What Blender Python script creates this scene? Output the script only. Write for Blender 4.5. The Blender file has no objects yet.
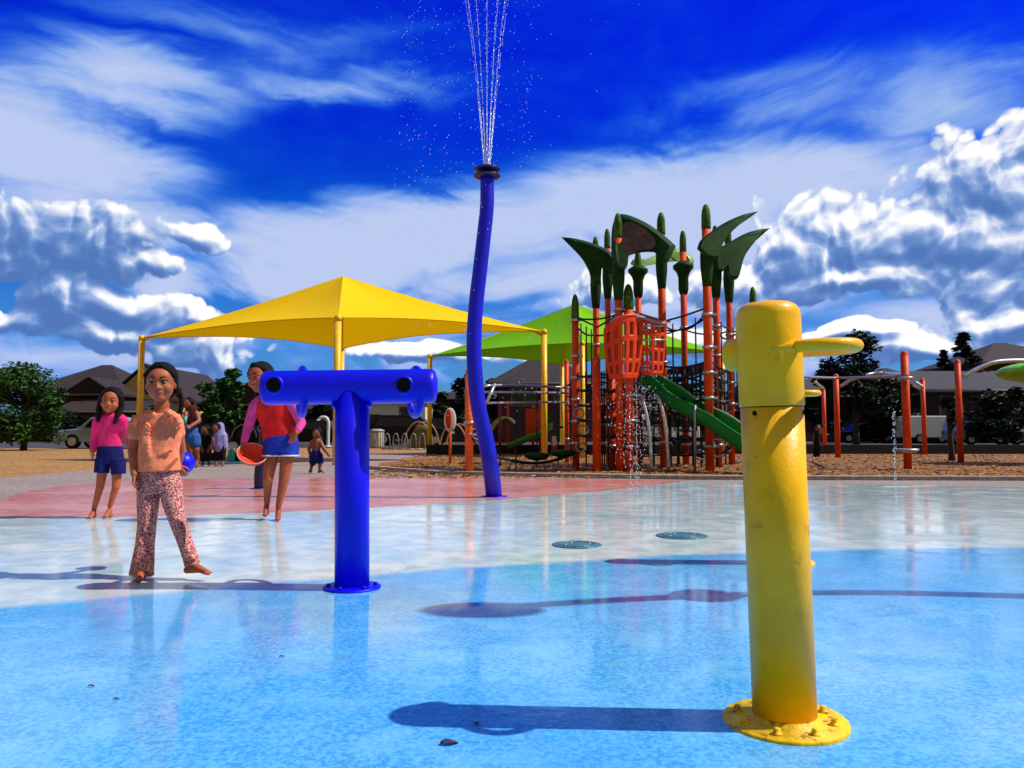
import bpy, bmesh, math, random
from mathutils import Vector, Matrix, noise
random.seed(7)
PI = math.pi
C = bpy.context.scene.collection
# ------------------------------------------------------------------ camera
F = 769.0; CH = 0.78; TH = math.atan(48/F)
cam = bpy.data.cameras.new("camera"); camo = bpy.data.objects.new("camera", cam); C.objects.link(camo)
camo.location = (0, 0, CH); camo.rotation_euler = (PI/2+TH, 0, 0)
cam.sensor_width = 36; cam.lens = 36*F/1024; cam.clip_start = 0.05; cam.clip_end = 2000
bpy.context.scene.camera = camo
vs = bpy.context.scene.view_settings
bpy.context.scene.display_settings.display_device = 'sRGB'
vs.view_transform = 'Standard'; vs.look = 'None'; vs.exposure = 0.0; vs.gamma = 1.0; vs.use_curve_mapping = False

def ray(px, py):
    cx = (px-512)/F; cy = (384-py)/F
    return Vector((cx, math.cos(TH)-math.sin(TH)*cy, math.sin(TH)+math.cos(TH)*cy))
def at(px, py, Y):
    d = ray(px, py); return Vector((0, 0, CH))+d*(Y/d.y)
def gnd(px, py):
    d = ray(px, py); t = -CH/d.z
    return Vector((d.x*t, d.y*t, 0))
def azel(px, py):
    d = ray(px, py).normalized(); return math.atan2(d.x, d.y), math.asin(d.z)

# ------------------------------------------------------------------ sky
SUN_EL = 49.0; SUN_ROT = 93.0
world = bpy.data.worlds.new("World"); bpy.context.scene.world = world; world.use_nodes = True
class NT:
    def __init__(s, tree): s.t = tree
    def n(s, typ, **k):
        nd = s.t.nodes.new(typ)
        for a, b in k.items(): setattr(nd, a, b)
        return nd
    def l(s, a, b): s.t.links.new(a, b)
    def put(s, sock, v):
        if isinstance(v, bpy.types.NodeSocket): s.t.links.new(v, sock)
        else: sock.default_value = v
    def m(s, op, a, b=None, c=None, clamp=False):
        nd = s.n('ShaderNodeMath', operation=op, use_clamp=clamp)
        s.put(nd.inputs[0], a)
        if b is not None: s.put(nd.inputs[1], b)
        if c is not None: s.put(nd.inputs[2], c)
        return nd.outputs[0]
    def vm(s, op, a, b=None):
        nd = s.n('ShaderNodeVectorMath', operation=op)
        s.put(nd.inputs[0], a)
        if b is not None: s.put(nd.inputs[1], b)
        return nd.outputs[0]
    def mix(s, f, a, b, blend='MIX'):
        nd = s.n('ShaderNodeMix', data_type='RGBA', blend_type=blend)
        s.put(nd.inputs['Factor'], f)
        ia = [i for i in nd.inputs if i.identifier == 'A_Color'][0]; ib = [i for i in nd.inputs if i.identifier == 'B_Color'][0]
        s.put(ia, a if isinstance(a, bpy.types.NodeSocket) else tuple(a)+(1,)*(4-len(a)))
        s.put(ib, b if isinstance(b, bpy.types.NodeSocket) else tuple(b)+(1,)*(4-len(b)))
        return [o for o in nd.outputs if o.identifier == 'Result_Color'][0]
    def ss(s, v, lo, hi, a=0.0, b=1.0):
        nd = s.n('ShaderNodeMapRange', interpolation_type='SMOOTHSTEP')
        s.put(nd.inputs['Value'], v); s.put(nd.inputs['From Min'], lo); s.put(nd.inputs['From Max'], hi)
        s.put(nd.inputs['To Min'], a); s.put(nd.inputs['To Max'], b)
        return nd.outputs['Result']
    def noise(s, vec, scale, detail=4, rough=0.5, dist=0.0, out='Fac', dim='3D'):
        nd = s.n('ShaderNodeTexNoise', noise_dimensions=dim)
        if vec is not None: s.put(nd.inputs['Vector'], vec)
        nd.inputs['Scale'].default_value = scale; nd.inputs['Detail'].default_value = detail
        nd.inputs['Roughness'].default_value = rough; nd.inputs['Distortion'].default_value = dist
        return nd.outputs[out]
    def ramp(s, v, stops):
        nd = s.n('ShaderNodeValToRGB'); s.put(nd.inputs[0], v)
        cr = nd.color_ramp
        while len(cr.elements) < len(stops): cr.elements.new(0.5)
        for e, (p, c) in zip(cr.elements, stops): e.position = p; e.color = tuple(c)+(1,)
        return nd.outputs[0]

def blobv(T, P, px, py, rx, ry, grow=1.0):
    """distance (1 at the rim) from a soft elliptical lobe in sky direction space (az, el); rx, ry in degrees"""
    a0, e0 = azel(px, py); rx = math.radians(rx)*grow; ry = math.radians(ry)*grow
    nd = T.n('ShaderNodeVectorMath', operation='MULTIPLY_ADD'); T.l(P, nd.inputs[0])
    nd.inputs[1].default_value = (1/rx, 1/ry, 0); nd.inputs[2].default_value = (-a0/rx, -e0/ry, 0)
    ln = T.n('ShaderNodeVectorMath', operation='LENGTH'); T.l(nd.outputs[0], ln.inputs[0]); return ln.outputs['Value']

CUM = [ # px,py,rx,ry (deg): where the heaped clouds stand
 (990,200,5.4,5.6),(968,240,6,4.4),(1060,240,9,6),(925,240,4.6,3.6),(865,240,4.8,3.8),(800,250,4.2,4.0),(840,280,8,1.8),
 (1180,190,11,9),(930,345,7,1.1),(860,332,5,.8),(1020,325,5,1.4),(745,290,5,2.6),
 (40,238,5.0,3.2),(115,250,4.6,2.4),(150,262,3.2,1.6),(-40,235,6,4.2),(200,236,1.9,1.1),
 (70,300,4.4,2.4),(118,308,3.4,2.0),(180,316,3.6,1.7),(110,336,4.2,1.5),(0,318,4.4,1.8),(215,350,4,2.0),
 (630,290,5.4,2.0),(440,355,7,.9),(690,345,8,1.4)]
g = bpy.data.node_groups.new("cumulus_density", 'ShaderNodeTree')
g.interface.new_socket('p', in_out='INPUT', socket_type='NodeSocketVector')
g.interface.new_socket('d', in_out='OUTPUT', socket_type='NodeSocketFloat')
G = NT(g); gi = g.nodes.new('NodeGroupInput'); go = g.nodes.new('NodeGroupOutput')
nz = G.noise(gi.outputs[0], 11, 2, .5, 0, 'Color', '2D')
wv = G.vm('ADD', gi.outputs[0], G.vm('MULTIPLY', G.vm('SUBTRACT', nz, (.5,.5,.5)), (.05,.035,0)))
acc = None
for b in CUM:
    v = blobv(G, wv, *b)
    acc = v if acc is None else G.m('SMOOTH_MIN', acc, v, 0.14)
def vor(vec, sc, k):
    nd = G.n('ShaderNodeTexVoronoi', feature='F1', voronoi_dimensions='2D'); G.put(nd.inputs['Vector'], vec)
    nd.inputs['Scale'].default_value = sc
    d = nd.outputs['Distance']; return G.m('MULTIPLY', G.m('MULTIPLY', d, d), -k)
s_ = G.m('ADD', vor(wv, 12, .70), vor(wv, 29, .50))
s_ = G.m('ADD', s_, vor(wv, 68, .26))
nf = G.noise(wv, 60, 3, .55, 0, 'Fac', '2D')
s_ = G.m('ADD', s_, G.m('MULTIPLY_ADD', nf, .26, 1.12))
G.l(G.m('SUBTRACT', s_, acc), go.inputs[0])

W = NT(world.node_tree); W.t.nodes.clear()
out = W.n('ShaderNodeOutputWorld'); bg = W.n('ShaderNodeBackground'); W.l(bg.outputs[0], out.inputs[0])
tc = W.n('ShaderNodeTexCoord')
dirn = W.vm('NORMALIZE', tc.outputs['Generated'])
sx = W.n('ShaderNodeSeparateXYZ'); W.l(dirn, sx.inputs[0])
az = W.m('ARCTAN2', sx.outputs[0], sx.outputs[1]); el = W.m('ARCSINE', sx.outputs[2])
sky = W.n('ShaderNodeTexSky', sky_type='NISHITA'); sky.sun_disc = False
sky.sun_elevation = math.radians(SUN_EL); sky.sun_rotation = math.radians(SUN_ROT)
tint = W.ramp(W.ss(el, 0.0, .62), [(0, (.26,.62,1.1)), (.18, (.10,.44,1.15)), (.42, (.004,.20,1.35)), (.7, (.0,.032,1.75)), (1, (.0,.008,2.0))])
base = W.mix(1.0, sky.outputs[0], tint, 'MULTIPLY')
base = W.mix(W.ss(el, .66, 1.0, 0, .65), base, (1.5,3.9,7.6))  # added pale veil overhead, out of view, to lighten the blue shadows
cv = W.n('ShaderNodeCombineXYZ'); W.l(az, cv.inputs[0]); W.l(el, cv.inputs[1])
warp = W.noise(cv.outputs[0], 2.6, 3, .5, 0, 'Color', '2D')
st = W.vm('ADD', cv.outputs[0], W.vm('MULTIPLY', W.vm('SUBTRACT', warp, (.5,.5,.5)), (.26,.12,0)))
mp = W.n('ShaderNodeMapping'); W.l(st, mp.inputs['Vector']); mp.inputs['Rotation'].default_value = (0, 0, math.radians(-9)); mp.inputs['Scale'].default_value = (1.0, 3.1, 1)
ci1 = W.noise(mp.outputs[0], 3.2, 7, .54, 0, 'Fac', '2D')
ci2 = W.noise(mp.outputs[0], 13, 4, .6, 0, 'Fac', '2D')
sft = W.m('SUBTRACT', ci1, .5)
cs = W.n('ShaderNodeCombineXYZ'); W.l(W.m('MULTIPLY_ADD', sft, .28, az), cs.inputs[0]); W.l(W.m('MULTIPLY_ADD', sft, .14, el), cs.inputs[1])
CIR = [ # px,py,rx,ry,weight
 (0,140,19,7.0,1.3),(140,75,15,3.0,.8),(60,225,18,4.2,1.1),(330,80,17,2.6,.5),(240,25,26,3,.35),
 (430,240,24,5.0,1.5),(640,225,20,7.0,1.6),(770,200,15,6,1.4),(600,300,30,5.5,1.3),(300,270,18,4.6,1.3),
 (780,105,17,4.6,.5),(960,85,14,6,.55),(890,165,11,4,.7),(960,330,20,4.5,1.0),(100,350,26,3.0,.7),(430,345,20,3,.6)]
cacc = None
for (px, py, rx, ry, wt) in CIR:
    v = W.ss(blobv(W, cs.outputs[0], px, py, rx, ry), 1.0, .05, 0, wt)
    cacc = v if cacc is None else W.m('SMOOTH_MAX', cacc, v, 0.2)
back = W.m('MULTIPLY', W.ss(W.m('ABSOLUTE', az), .8, 1.4), W.ss(el, 1.3, .6, .2, 1.3))  # added cloud veil beside and behind the view, to neutralise ambient light
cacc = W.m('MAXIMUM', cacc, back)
cm = W.m('MULTIPLY', cacc, W.m('MULTIPLY_ADD', ci1, .95, .36))
cm = W.m('ADD', cm, W.m('MULTIPLY', W.m('MULTIPLY_ADD', ci2, .7, -.35), cacc), clamp=True)
S10 = 10.0
def col10(c): return tuple(x*S10 for x in c)
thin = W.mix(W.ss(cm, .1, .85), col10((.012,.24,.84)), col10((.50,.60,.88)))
thin = W.mix(W.ss(W.m('ABSOLUTE', az), .9, 1.6), thin, col10((.26,.245,.21)))  # unseen veil tinted dim warm grey to offset the blue ambient
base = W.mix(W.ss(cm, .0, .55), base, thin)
def cum(v):
    nd = W.n('ShaderNodeGroup'); nd.node_tree = g; W.put(nd.inputs[0], v); return nd.outputs[0]
D0 = cum(cv.outputs[0])
D1 = cum(W.vm('ADD', cv.outputs[0], (.005, .0125, 0)))
lit = W.m('MULTIPLY', W.m('SUBTRACT', D0, D1), 1.75)
lit = W.m('ADD', lit, W.m('MULTIPLY_ADD', D0, -.42, .17))
lit = W.m('SUBTRACT', lit, W.m('MULTIPLY', W.ss(az, -.28, -.50), .34))
shade = W.ss(lit, -.75, .80)
ccol = W.ramp(shade, [(0, (.085,.19,.50)), (.25, (.15,.28,.62)), (.5, (.33,.46,.77)), (.72, (.70,.76,.93)), (.9, (1.02,1.02,1.02))])
ccol = W.vm('SCALE', ccol); ccol.node.inputs['Scale'].default_value = S10
alpha = W.m('MULTIPLY', W.ss(D0, -.02, .16), W.ss(el, .0, .05))
fin = W.mix(alpha, base, ccol)
fin = W.mix(W.ss(el, -.02, .0), col10((.05,.045,.05)), fin)
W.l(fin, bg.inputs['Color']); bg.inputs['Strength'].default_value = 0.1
world.cycles.sampling_method = 'NONE'

# ------------------------------------------------------------------ sun
sl = bpy.data.lights.new("sun", 'SUN'); sl.energy = 5.0; sl.angle = math.radians(.5); sl.color = (1, .93, .80)
so = bpy.data.objects.new("sun", sl); C.objects.link(so)
e_, r_ = math.radians(SUN_EL), math.radians(SUN_ROT)
sd = Vector((math.sin(r_)*math.cos(e_), math.cos(r_)*math.cos(e_), math.sin(e_)))
so.rotation_euler = (-sd).to_track_quat('-Z', 'Y').to_euler(); so.location = sd*50

# ------------------------------------------------------------------ materials
def mat(name, col, rough=.5, metal=0, var=.12, vscale=8, bump=0, bscale=60, coat=0, spec=.5, detail=4, sat2=None, alpha=1, trans=0, dirt=None, backf=0):
    m_ = bpy.data.materials.new(name); m_.use_nodes = True
    T = NT(m_.node_tree); p = T.t.nodes['Principled BSDF']
    tcn = T.n('ShaderNodeTexCoord')
    nz = T.noise(tcn.outputs['Object'], vscale, detail, .6)
    dark = tuple(c*(1-var*1.6) for c in col); lightc = tuple(min(1, c*(1+var)) for c in col)
    if sat2: dark = sat2
    cc = T.mix(T.ss(nz, .3, .7), dark, lightc)
    if dirt:
        dn = T.noise(tcn.outputs['Object'], dirt[1], 6, .7)
        cc = T.mix(T.ss(dn, dirt[2], dirt[2]+.1, 0, dirt[3]), cc, dirt[0])
    T.l(cc, p.inputs['Base Color'])
    p.inputs['Roughness'].default_value = rough; p.inputs['Metallic'].default_value = metal
    p.inputs['Coat Weight'].default_value = coat; p.inputs['Coat Roughness'].default_value = .08
    p.inputs['Specular IOR Level'].default_value = spec; p.inputs['Alpha'].default_value = alpha
    p.inputs['Transmission Weight'].default_value = trans
    rn = T.m('ADD', rough-.06, T.m('MULTIPLY', nz, .14)); T.l(rn, p.inputs['Roughness'])
    if bump:
        b = T.n('ShaderNodeBump'); b.inputs['Strength'].default_value = bump; b.inputs['Distance'].default_value = .01
        T.l(T.noise(tcn.outputs['Object'], bscale, 4, .6), b.inputs['Height']); T.l(b.outputs[0], p.inputs['Normal'])
    return m_
def cloth_mat(name, col, var=.15, pat=None, trl=0.0):
    m_ = mat(name, col, .8, var=var, vscale=14, bump=.75, bscale=22, spec=.15)
    T = NT(m_.node_tree); p = T.t.nodes['Principled BSDF']
    if trl:
        o = T.t.nodes['Material Output']; tr = T.n('ShaderNodeBsdfTranslucent'); tr.inputs[0].default_value = tuple(col)+(1,)
        ms = T.n('ShaderNodeMixShader'); ms.inputs[0].default_value = trl
        T.l(p.outputs[0], ms.inputs[1]); T.l(tr.outputs[0], ms.inputs[2]); T.l(ms.outputs[0], o.inputs[0])
    return m_
MT = {}
MT['yellow'] = mat('yellow_paint', (.97,.475,.0), .40, var=.10, vscale=5, bump=.12, bscale=90, coat=.04, spec=.3, dirt=((.34,.17,.01), 11, .60, .6))
MT['yellow_dull'] = mat('worn_yellow_paint', (.88,.52,.0), .45, spec=.3, var=.2, vscale=20, bump=.3, bscale=70, dirt=((.18,.07,.01), 26, .55, .8))
MT['yel_post'] = mat('yellow_post_paint', (.85,.50,.01), .4, var=.08)
MT['blue'] = mat('blue_paint', (.0,.0,.72), .42, var=.08, vscale=4, bump=.05, bscale=60, coat=.06, spec=.3, dirt=((.0,.02,.45), 30, .66, .4))
MT['blue2'] = mat('blue_pole_paint', (.0,.001,.52), .42, var=.12, vscale=3, coat=.08, spec=.35)
MT['navy'] = mat('dark_navy_paint', (.004,.006,.06), .35, var=.1)
MT['black'] = mat('black_rubber', (.003,.003,.004), .7, spec=.1, var=.1)
MT['orange'] = mat('orange_post_paint', (.66,.055,.003), .5, var=.12, vscale=6, spec=.25, dirt=((.22,.03,.01), 18, .62, .5))
MT['orange2'] = mat('orange_single_paint', (.85,.13,.005), .42, var=.12)
MT['red'] = mat('red_plastic', (.66,.045,.005), .45, var=.12, coat=.04, spec=.3)
MT['leaf'] = mat('green_moulded_plastic', (.009,.045,.005), .6, var=.2, vscale=3, bump=.1, spec=.12)
MT['leaf_light'] = mat('light_green_plastic', (.22,.42,.08), .45, var=.2, vscale=3)
MT['mottle'] = mat('dark_mottled_infill', (.05,.012,.018), .6, var=.5, vscale=9, dirt=((.02,.05,.03), 12, .55, .8))
MT['cap'] = mat('green_cap_plastic', (.045,.12,.008), .6, spec=.15, var=.35, vscale=12)
MT['slide'] = mat('green_slide_plastic', (.004,.21,.026), .45, var=.12, vscale=3, spec=.25)
MT['steel'] = mat('galvanised_steel', (.5,.52,.55), .35, metal=.8, var=.12)
MT['greym'] = mat('grey_metal', (.25,.26,.3), .45, metal=.3, var=.12)
MT['rope'] = mat('black_rope', (.008,.008,.014), .85, var=.3, bump=.4, bscale=120)
MT['ropeblue'] = mat('dark_blue_tread', (.012,.015,.05), .6, var=.3)
MT['canopy_y'] = cloth_mat('yellow_shade_cloth', (.99,.64,.0), .05, trl=.22)
MT['canopy_g'] = cloth_mat('green_shade_cloth', (.17,.50,.0), .06, trl=.10)
MT['skin'] = mat('tan_skin', (.42,.105,.045), .55, var=.12, vscale=12, bump=.05, spec=.3)
MT['skin2'] = mat('tan_skin_warm', (.34,.075,.035), .55, spec=.3, var=.12, vscale=12)
MT['skin3'] = mat('brown_skin', (.20,.055,.028), .5, var=.12)
MT['lip'] = mat('lips', (.34,.055,.04), .5, var=.05)
MT['hair'] = mat('dark_hair', (.006,.003,.004), .6, spec=.15, var=.4, vscale=40, bump=.8, bscale=120)
MT['eye'] = mat('eye_dark', (.012,.008,.01), .15, var=.1)
MT['eyew'] = mat('eye_white', (.26,.18,.17), .3, var=.05)
MT['glass'] = mat('dark_window_glass', (.006,.009,.014), .1, var=.2, spec=.45)
MT['water'] = mat('water_drops', (.80,.90,1.0), .15, var=.05, trans=.35)

# ------------------------------------------------------------------ mesh helpers
ORG = {}
class MB:
    def __init__(s): s.v = []; s.f = []; s.mi = []; s.sm = []
    def add(s, vs_, fs, mi=0, sm=True):
        o = len(s.v); s.v += [Vector(v) for v in vs_]
        for f in fs: s.f.append([i+o for i in f]); s.mi.append(mi); s.sm.append(sm)
        return s
    def tube(s, path, rad, n=12, mi=0, caps=True, sm=True, sq=None, squ=(0,1,0), closed=False):
        P = [Vector(p) for p in path]; L = len(P)
        R = [rad]*L if not hasattr(rad, '__len__') else list(rad)
        up = None; vs_ = []
        for i in range(L):
            if closed: t = (P[(i+1) % L]-P[i-1])
            else: t = P[min(i+1, L-1)]-P[max(i-1, 0)]
            if t.length < 1e-9: t = Vector((0,0,1))
            t.normalize()
            if up is None:
                a = Vector(squ) if sq else (Vector((0,0,1)) if abs(t.z) < .9 else Vector((1,0,0)))
                up = a-t*a.dot(t)
                if up.length < 1e-6: up = Vector((1,0,0))-t*t.x
                up.normalize()
            else:
                up = up-t*up.dot(t); up.normalize()
            sd_ = t.cross(up)
            q = 1 if sq is None else (sq[i] if hasattr(sq, '__len__') else sq)
            for k in range(n):
                a = 2*PI*k/n
                vs_.append(P[i]+sd_*math.cos(a)*R[i]+up*math.sin(a)*R[i]*q)
        fs = []
        for i in range(L if closed else L-1):
            j = (i+1) % L
            for k in range(n):
                k2 = (k+1) % n
                fs.append([i*n+k, i*n+k2, j*n+k2, j*n+k])
        s.add(vs_, fs, mi, sm)
        if caps and not closed:
            o = len(s.v)-L*n
            s.f.append([o+k for k in range(n)][::-1]); s.mi.append(mi); s.sm.append(False)
            s.f.append([o+(L-1)*n+k for k in range(n)]); s.mi.append(mi); s.sm.append(False)
        return s
    def cap(s, a, b, ra, rb, n=12, mi=0, sq=None, squ=(0,1,0)):
        """closed round-ended tapered limb"""
        a = Vector(a); b = Vector(b); d = b-a; L = d.length
        if L < 1e-6: d = Vector((0,0,1)); L = 1e-6
        d = d/L
        path = []; R = []
        for k in range(5):
            t = PI/2*(1-k/4*.98); path.append(a-d*ra*math.sin(t)); R.append(max(ra*math.cos(t), ra*.03))
        for k in range(1, 4):
            t = k/4; path.append(a+d*L*t); R.append(ra+(rb-ra)*t)
        for k in range(5):
            t = PI/2*(k/4*.98); path.append(b+d*rb*math.sin(t)); R.append(max(rb*math.cos(t), rb*.03))
        return s.tube(path, R, n, mi, True, True, sq, squ)
    def limb(s, pts, rs, n=12, mi=0, sq=None):
        for i in range(len(pts)-1): s.cap(pts[i], pts[i+1], rs[i], rs[i+1], n, mi, sq)
        return s
    def ell(s, c, r, n=16, mi=0, B=None):
        c = Vector(c); B = B or Matrix.Identity(3); vs_ = []; fs = []; m2 = n//2
        for i in range(m2+1):
            ph = PI*i/m2
            for k in range(n):
                a = 2*PI*k/n
                rr = math.sin(ph) if 0 < i < m2 else .001
                vs_.append(c+B @ Vector((r[0]*rr*math.cos(a), r[1]*rr*math.sin(a), r[2]*math.cos(ph))))
        for i in range(m2):
            for k in range(n):
                fs.append([i*n+k, (i+1)*n+k, (i+1)*n+(k+1) % n, i*n+(k+1) % n])
        o = len(s.v); s.add(vs_, fs, mi)
        s.f.append([o+k for k in range(n)]); s.mi.append(mi); s.sm.append(True)
        s.f.append([o+m2*n+k for k in range(n)][::-1]); s.mi.append(mi); s.sm.append(True)
        return s
    def box(s, c, sz, mi=0, rz=0, B=None, sm=False):
        c = Vector(c); B = B or Matrix.Rotation(rz, 3, 'Z')
        vs_ = [c+B @ Vector((x*sz[0]/2, y*sz[1]/2, z*sz[2]/2)) for x in (-1,1) for y in (-1,1) for z in (-1,1)]
        return s.add(vs_, [[0,1,3,2],[4,6,7,5],[0,4,5,1],[2,3,7,6],[0,2,6,4],[1,5,7,3]], mi, sm)
    def lathe(s, prof, c=(0,0,0), n=24, mi=0, B=None, sm=True):
        c = Vector(c); B = B or Matrix.Identity(3); vs_ = []; fs = []
        for r, z in prof:
            for k in range(n): a = 2*PI*k/n; vs_.append(c+B @ Vector((max(r,.0004)*math.cos(a), max(r,.0004)*math.sin(a), z)))
        for i in range(len(prof)-1):
            for k in range(n): fs.append([i*n+k, i*n+(k+1) % n, (i+1)*n+(k+1) % n, (i+1)*n+k])
        o = len(s.v); s.add(vs_, fs, mi, sm)
        s.f.append([o+k for k in range(n)][::-1]); s.mi.append(mi); s.sm.append(False)
        s.f.append([o+(len(prof)-1)*n+k for k in range(n)]); s.mi.append(mi); s.sm.append(False)
        return s
    def torus(s, c, Rx, Ry, r, B=None, n=32, k=10, mi=0):
        B = B or Matrix.Identity(3); c = Vector(c)
        return s.tube([c+B @ Vector((Rx*math.cos(2*PI*i/n), Ry*math.sin(2*PI*i/n), 0)) for i in range(n)], r, k, mi, closed=True)
    def grid(s, fn, nu, nv, thick=0.0, mi=0, hole=None, sm=True):
        """surface fn(u,v)->Vector, optional thickness and removed cells"""
        P = [[Vector(fn(i/nu, j/nv)) for j in range(nv+1)] for i in range(nu+1)]
        N = [[None]*(nv+1) for _ in range(nu+1)]
        for i in range(nu+1):
            for j in range(nv+1):
                du = P[min(i+1,nu)][j]-P[max(i-1,0)][j]; dv = P[i][min(j+1,nv)]-P[i][max(j-1,0)]
                nn = du.cross(dv); N[i][j] = nn.normalized() if nn.length > 1e-12 else Vector((0,0,1))
        idx = lambda i, j: i*(nv+1)+j
        top = [P[i][j]+N[i][j]*thick/2 for i in range(nu+1) for j in range(nv+1)]
        cells = {(i,j) for i in range(nu) for j in range(nv) if not (hole and hole((i+.5)/nu, (j+.5)/nv))}
        fs = [[idx(i,j), idx(i+1,j), idx(i+1,j+1), idx(i,j+1)] for (i,j) in cells]
        if thick <= 0: return s.add([P[i][j] for i in range(nu+1) for j in range(nv+1)], fs, mi, sm)
        K = len(top); bot = [P[i][j]-N[i][j]*thick/2 for i in range(nu+1) for j in range(nv+1)]
        fs2 = [[k+K for k in f[::-1]] for f in fs]; side = []
        for (i,j) in cells:
            for (di,dj,a,b) in ((-1,0,idx(i,j+1),idx(i,j)),(1,0,idx(i+1,j),idx(i+1,j+1)),(0,-1,idx(i,j),idx(i+1,j)),(0,1,idx(i+1,j+1),idx(i,j+1))):
                if (i+di,j+dj) not in cells: side.append([b,a,a+K,b+K])
        return s.add(top+bot, fs+fs2+side, mi, sm)
    def prism(s, poly, z0, z1, mi=0, fn=None):
        n = len(poly); f2 = fn or (lambda p, z: Vector((p[0], p[1], z)))
        vs_ = [f2(p, z0) for p in poly]+[f2(p, z1) for p in poly]
        fs = [list(range(n))[::-1], list(range(n, 2*n))]+[[i, (i+1) % n, n+(i+1) % n, n+i] for i in range(n)]
        return s.add(vs_, fs, mi, False)
    def mesh(s, name, org=Vector()):
        me = bpy.data.meshes.new(name)
        me.from_pydata([tuple(v-org) for v in s.v], [], s.f)
        for p, mi, sm in zip(me.polygons, s.mi, s.sm): p.material_index = mi; p.use_smooth = sm
        me.validate(); me.update(); return me
    def build(s, name, mats, parent=None, vox=0, smooth=2, bevel=0, matfn=None, **tags):
        org = ORG.get(parent.name, Vector()) if parent else Vector()
        me = s.mesh(name, org)
        if vox:
            o = bpy.data.objects.new('tmp', me); C.objects.link(o)
            r = o.modifiers.new('r', 'REMESH'); r.mode = 'VOXEL'; r.voxel_size = vox; r.use_smooth_shade = True
            if smooth:
                q = o.modifiers.new('s', 'SMOOTH'); q.iterations = smooth; q.factor = .5
            bpy.context.view_layer.update()
            dg = bpy.context.evaluated_depsgraph_get()
            me2 = bpy.data.meshes.new_from_object(o.evaluated_get(dg)); bpy.data.objects.remove(o); me = me2; me.name = name
            for p in me.polygons: p.use_smooth = True
        o = bpy.data.objects.new(name, me); C.objects.link(o)
        me.materials.clear()
        for m_ in (mats if isinstance(mats, (list, tuple)) else [mats]): me.materials.append(MT[m_] if isinstance(m_, str) else m_)
        if matfn:
            for p in me.polygons: p.material_index = matfn(Vector(p.center)+org)
        if bevel:
            b = o.modifiers.new('b', 'BEVEL'); b.width = bevel; b.segments = 2; b.limit_method = 'ANGLE'
        if parent: o.parent = parent; ORG[o.name] = org
        tag(o, **tags); return o
def tag(o, label=None, cat=None, group=None, kind=None):
    if label: o['label'] = label
    if cat: o['category'] = cat
    if group: o['group'] = group
    if kind: o['kind'] = kind
    return o
def thing(name, loc, label, cat, group=None):
    o = bpy.data.objects.new(name, None); C.objects.link(o); o.location = loc; o.empty_display_size = .1
    ORG[o.name] = Vector(loc); return tag(o, label, cat, group)
def copytree(o, parent=None, **t):
    c = o.copy(); C.objects.link(c)
    if parent: c.parent = parent
    for ch in [x for x in C.objects if x.parent == o]: copytree(ch, c)
    tag(c, **t); return c
def arc(c, r, a0, a1, n, B): return [Vector(c)+B @ Vector((r*math.cos(a0+(a1-a0)*i/n), r*math.sin(a0+(a1-a0)*i/n), 0)) for i in range(n+1)]
def spline(pts, k=8):
    P = [Vector(p) for p in pts]; P = [P[0]*2-P[1]]+P+[P[-1]*2-P[-2]]; out_ = []
    for i in range(1, len(P)-2):
        for j in range(k):
            t = j/k; a, b, c, d = P[i-1:i+3]
            out_.append(.5*((2*b)+(c-a)*t+(2*a-5*b+4*c-d)*t*t+(3*b-a-3*c+d)*t**3))
    out_.append(P[-2]); return out_

# ------------------------------------------------------------------ ground materials
def ground_mat(name, c1, c2, c3, s1, s2, bump, rough=.9):
    m_ = bpy.data.materials.new(name); m_.use_nodes = True; T = NT(m_.node_tree); p = T.t.nodes['Principled BSDF']
    tcn = T.n('ShaderNodeTexCoord'); o = tcn.outputs['Object']
    a = T.noise(o, s1, 5, .6); b = T.noise(o, s2, 4, .7)
    cc = T.mix(T.ss(a, .35, .65), c1, c2); cc = T.mix(T.ss(b, .42, .62), c3, cc)
    T.l(cc, p.inputs['Base Color']); p.inputs['Roughness'].default_value = rough
    bn = T.n('ShaderNodeBump'); bn.inputs['Strength'].default_value = bump; bn.inputs['Distance'].default_value = .03
    T.l(b, bn.inputs['Height']); T.l(bn.outputs[0], p.inputs['Normal']); return m_
MT['dirt'] = ground_mat('tan_gravel', (.44,.22,.05), (.52,.29,.08), (.24,.11,.03), .5, 9, .6)
MT['mulch'] = ground_mat('wood_mulch', (.34,.15,.04), (.44,.21,.06), (.09,.03,.010), 1.2, 22, 1.0)
MT['chip'] = mat('wood_chip', (.44,.21,.06), .9, spec=.1, var=.45, vscale=3)
MT['walk'] = ground_mat('grey_concrete', (.30,.24,.22), (.38,.31,.28), (.22,.17,.16), .6, 14, .3)
MT['kerb'] = ground_mat('kerb_concrete', (.34,.27,.25), (.42,.34,.31), (.25,.20,.19), 1.5, 14, .3)
MT['asphalt'] = ground_mat('asphalt', (.05,.05,.055), (.065,.06,.06), (.035,.035,.04), .4, 20, .3)
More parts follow.
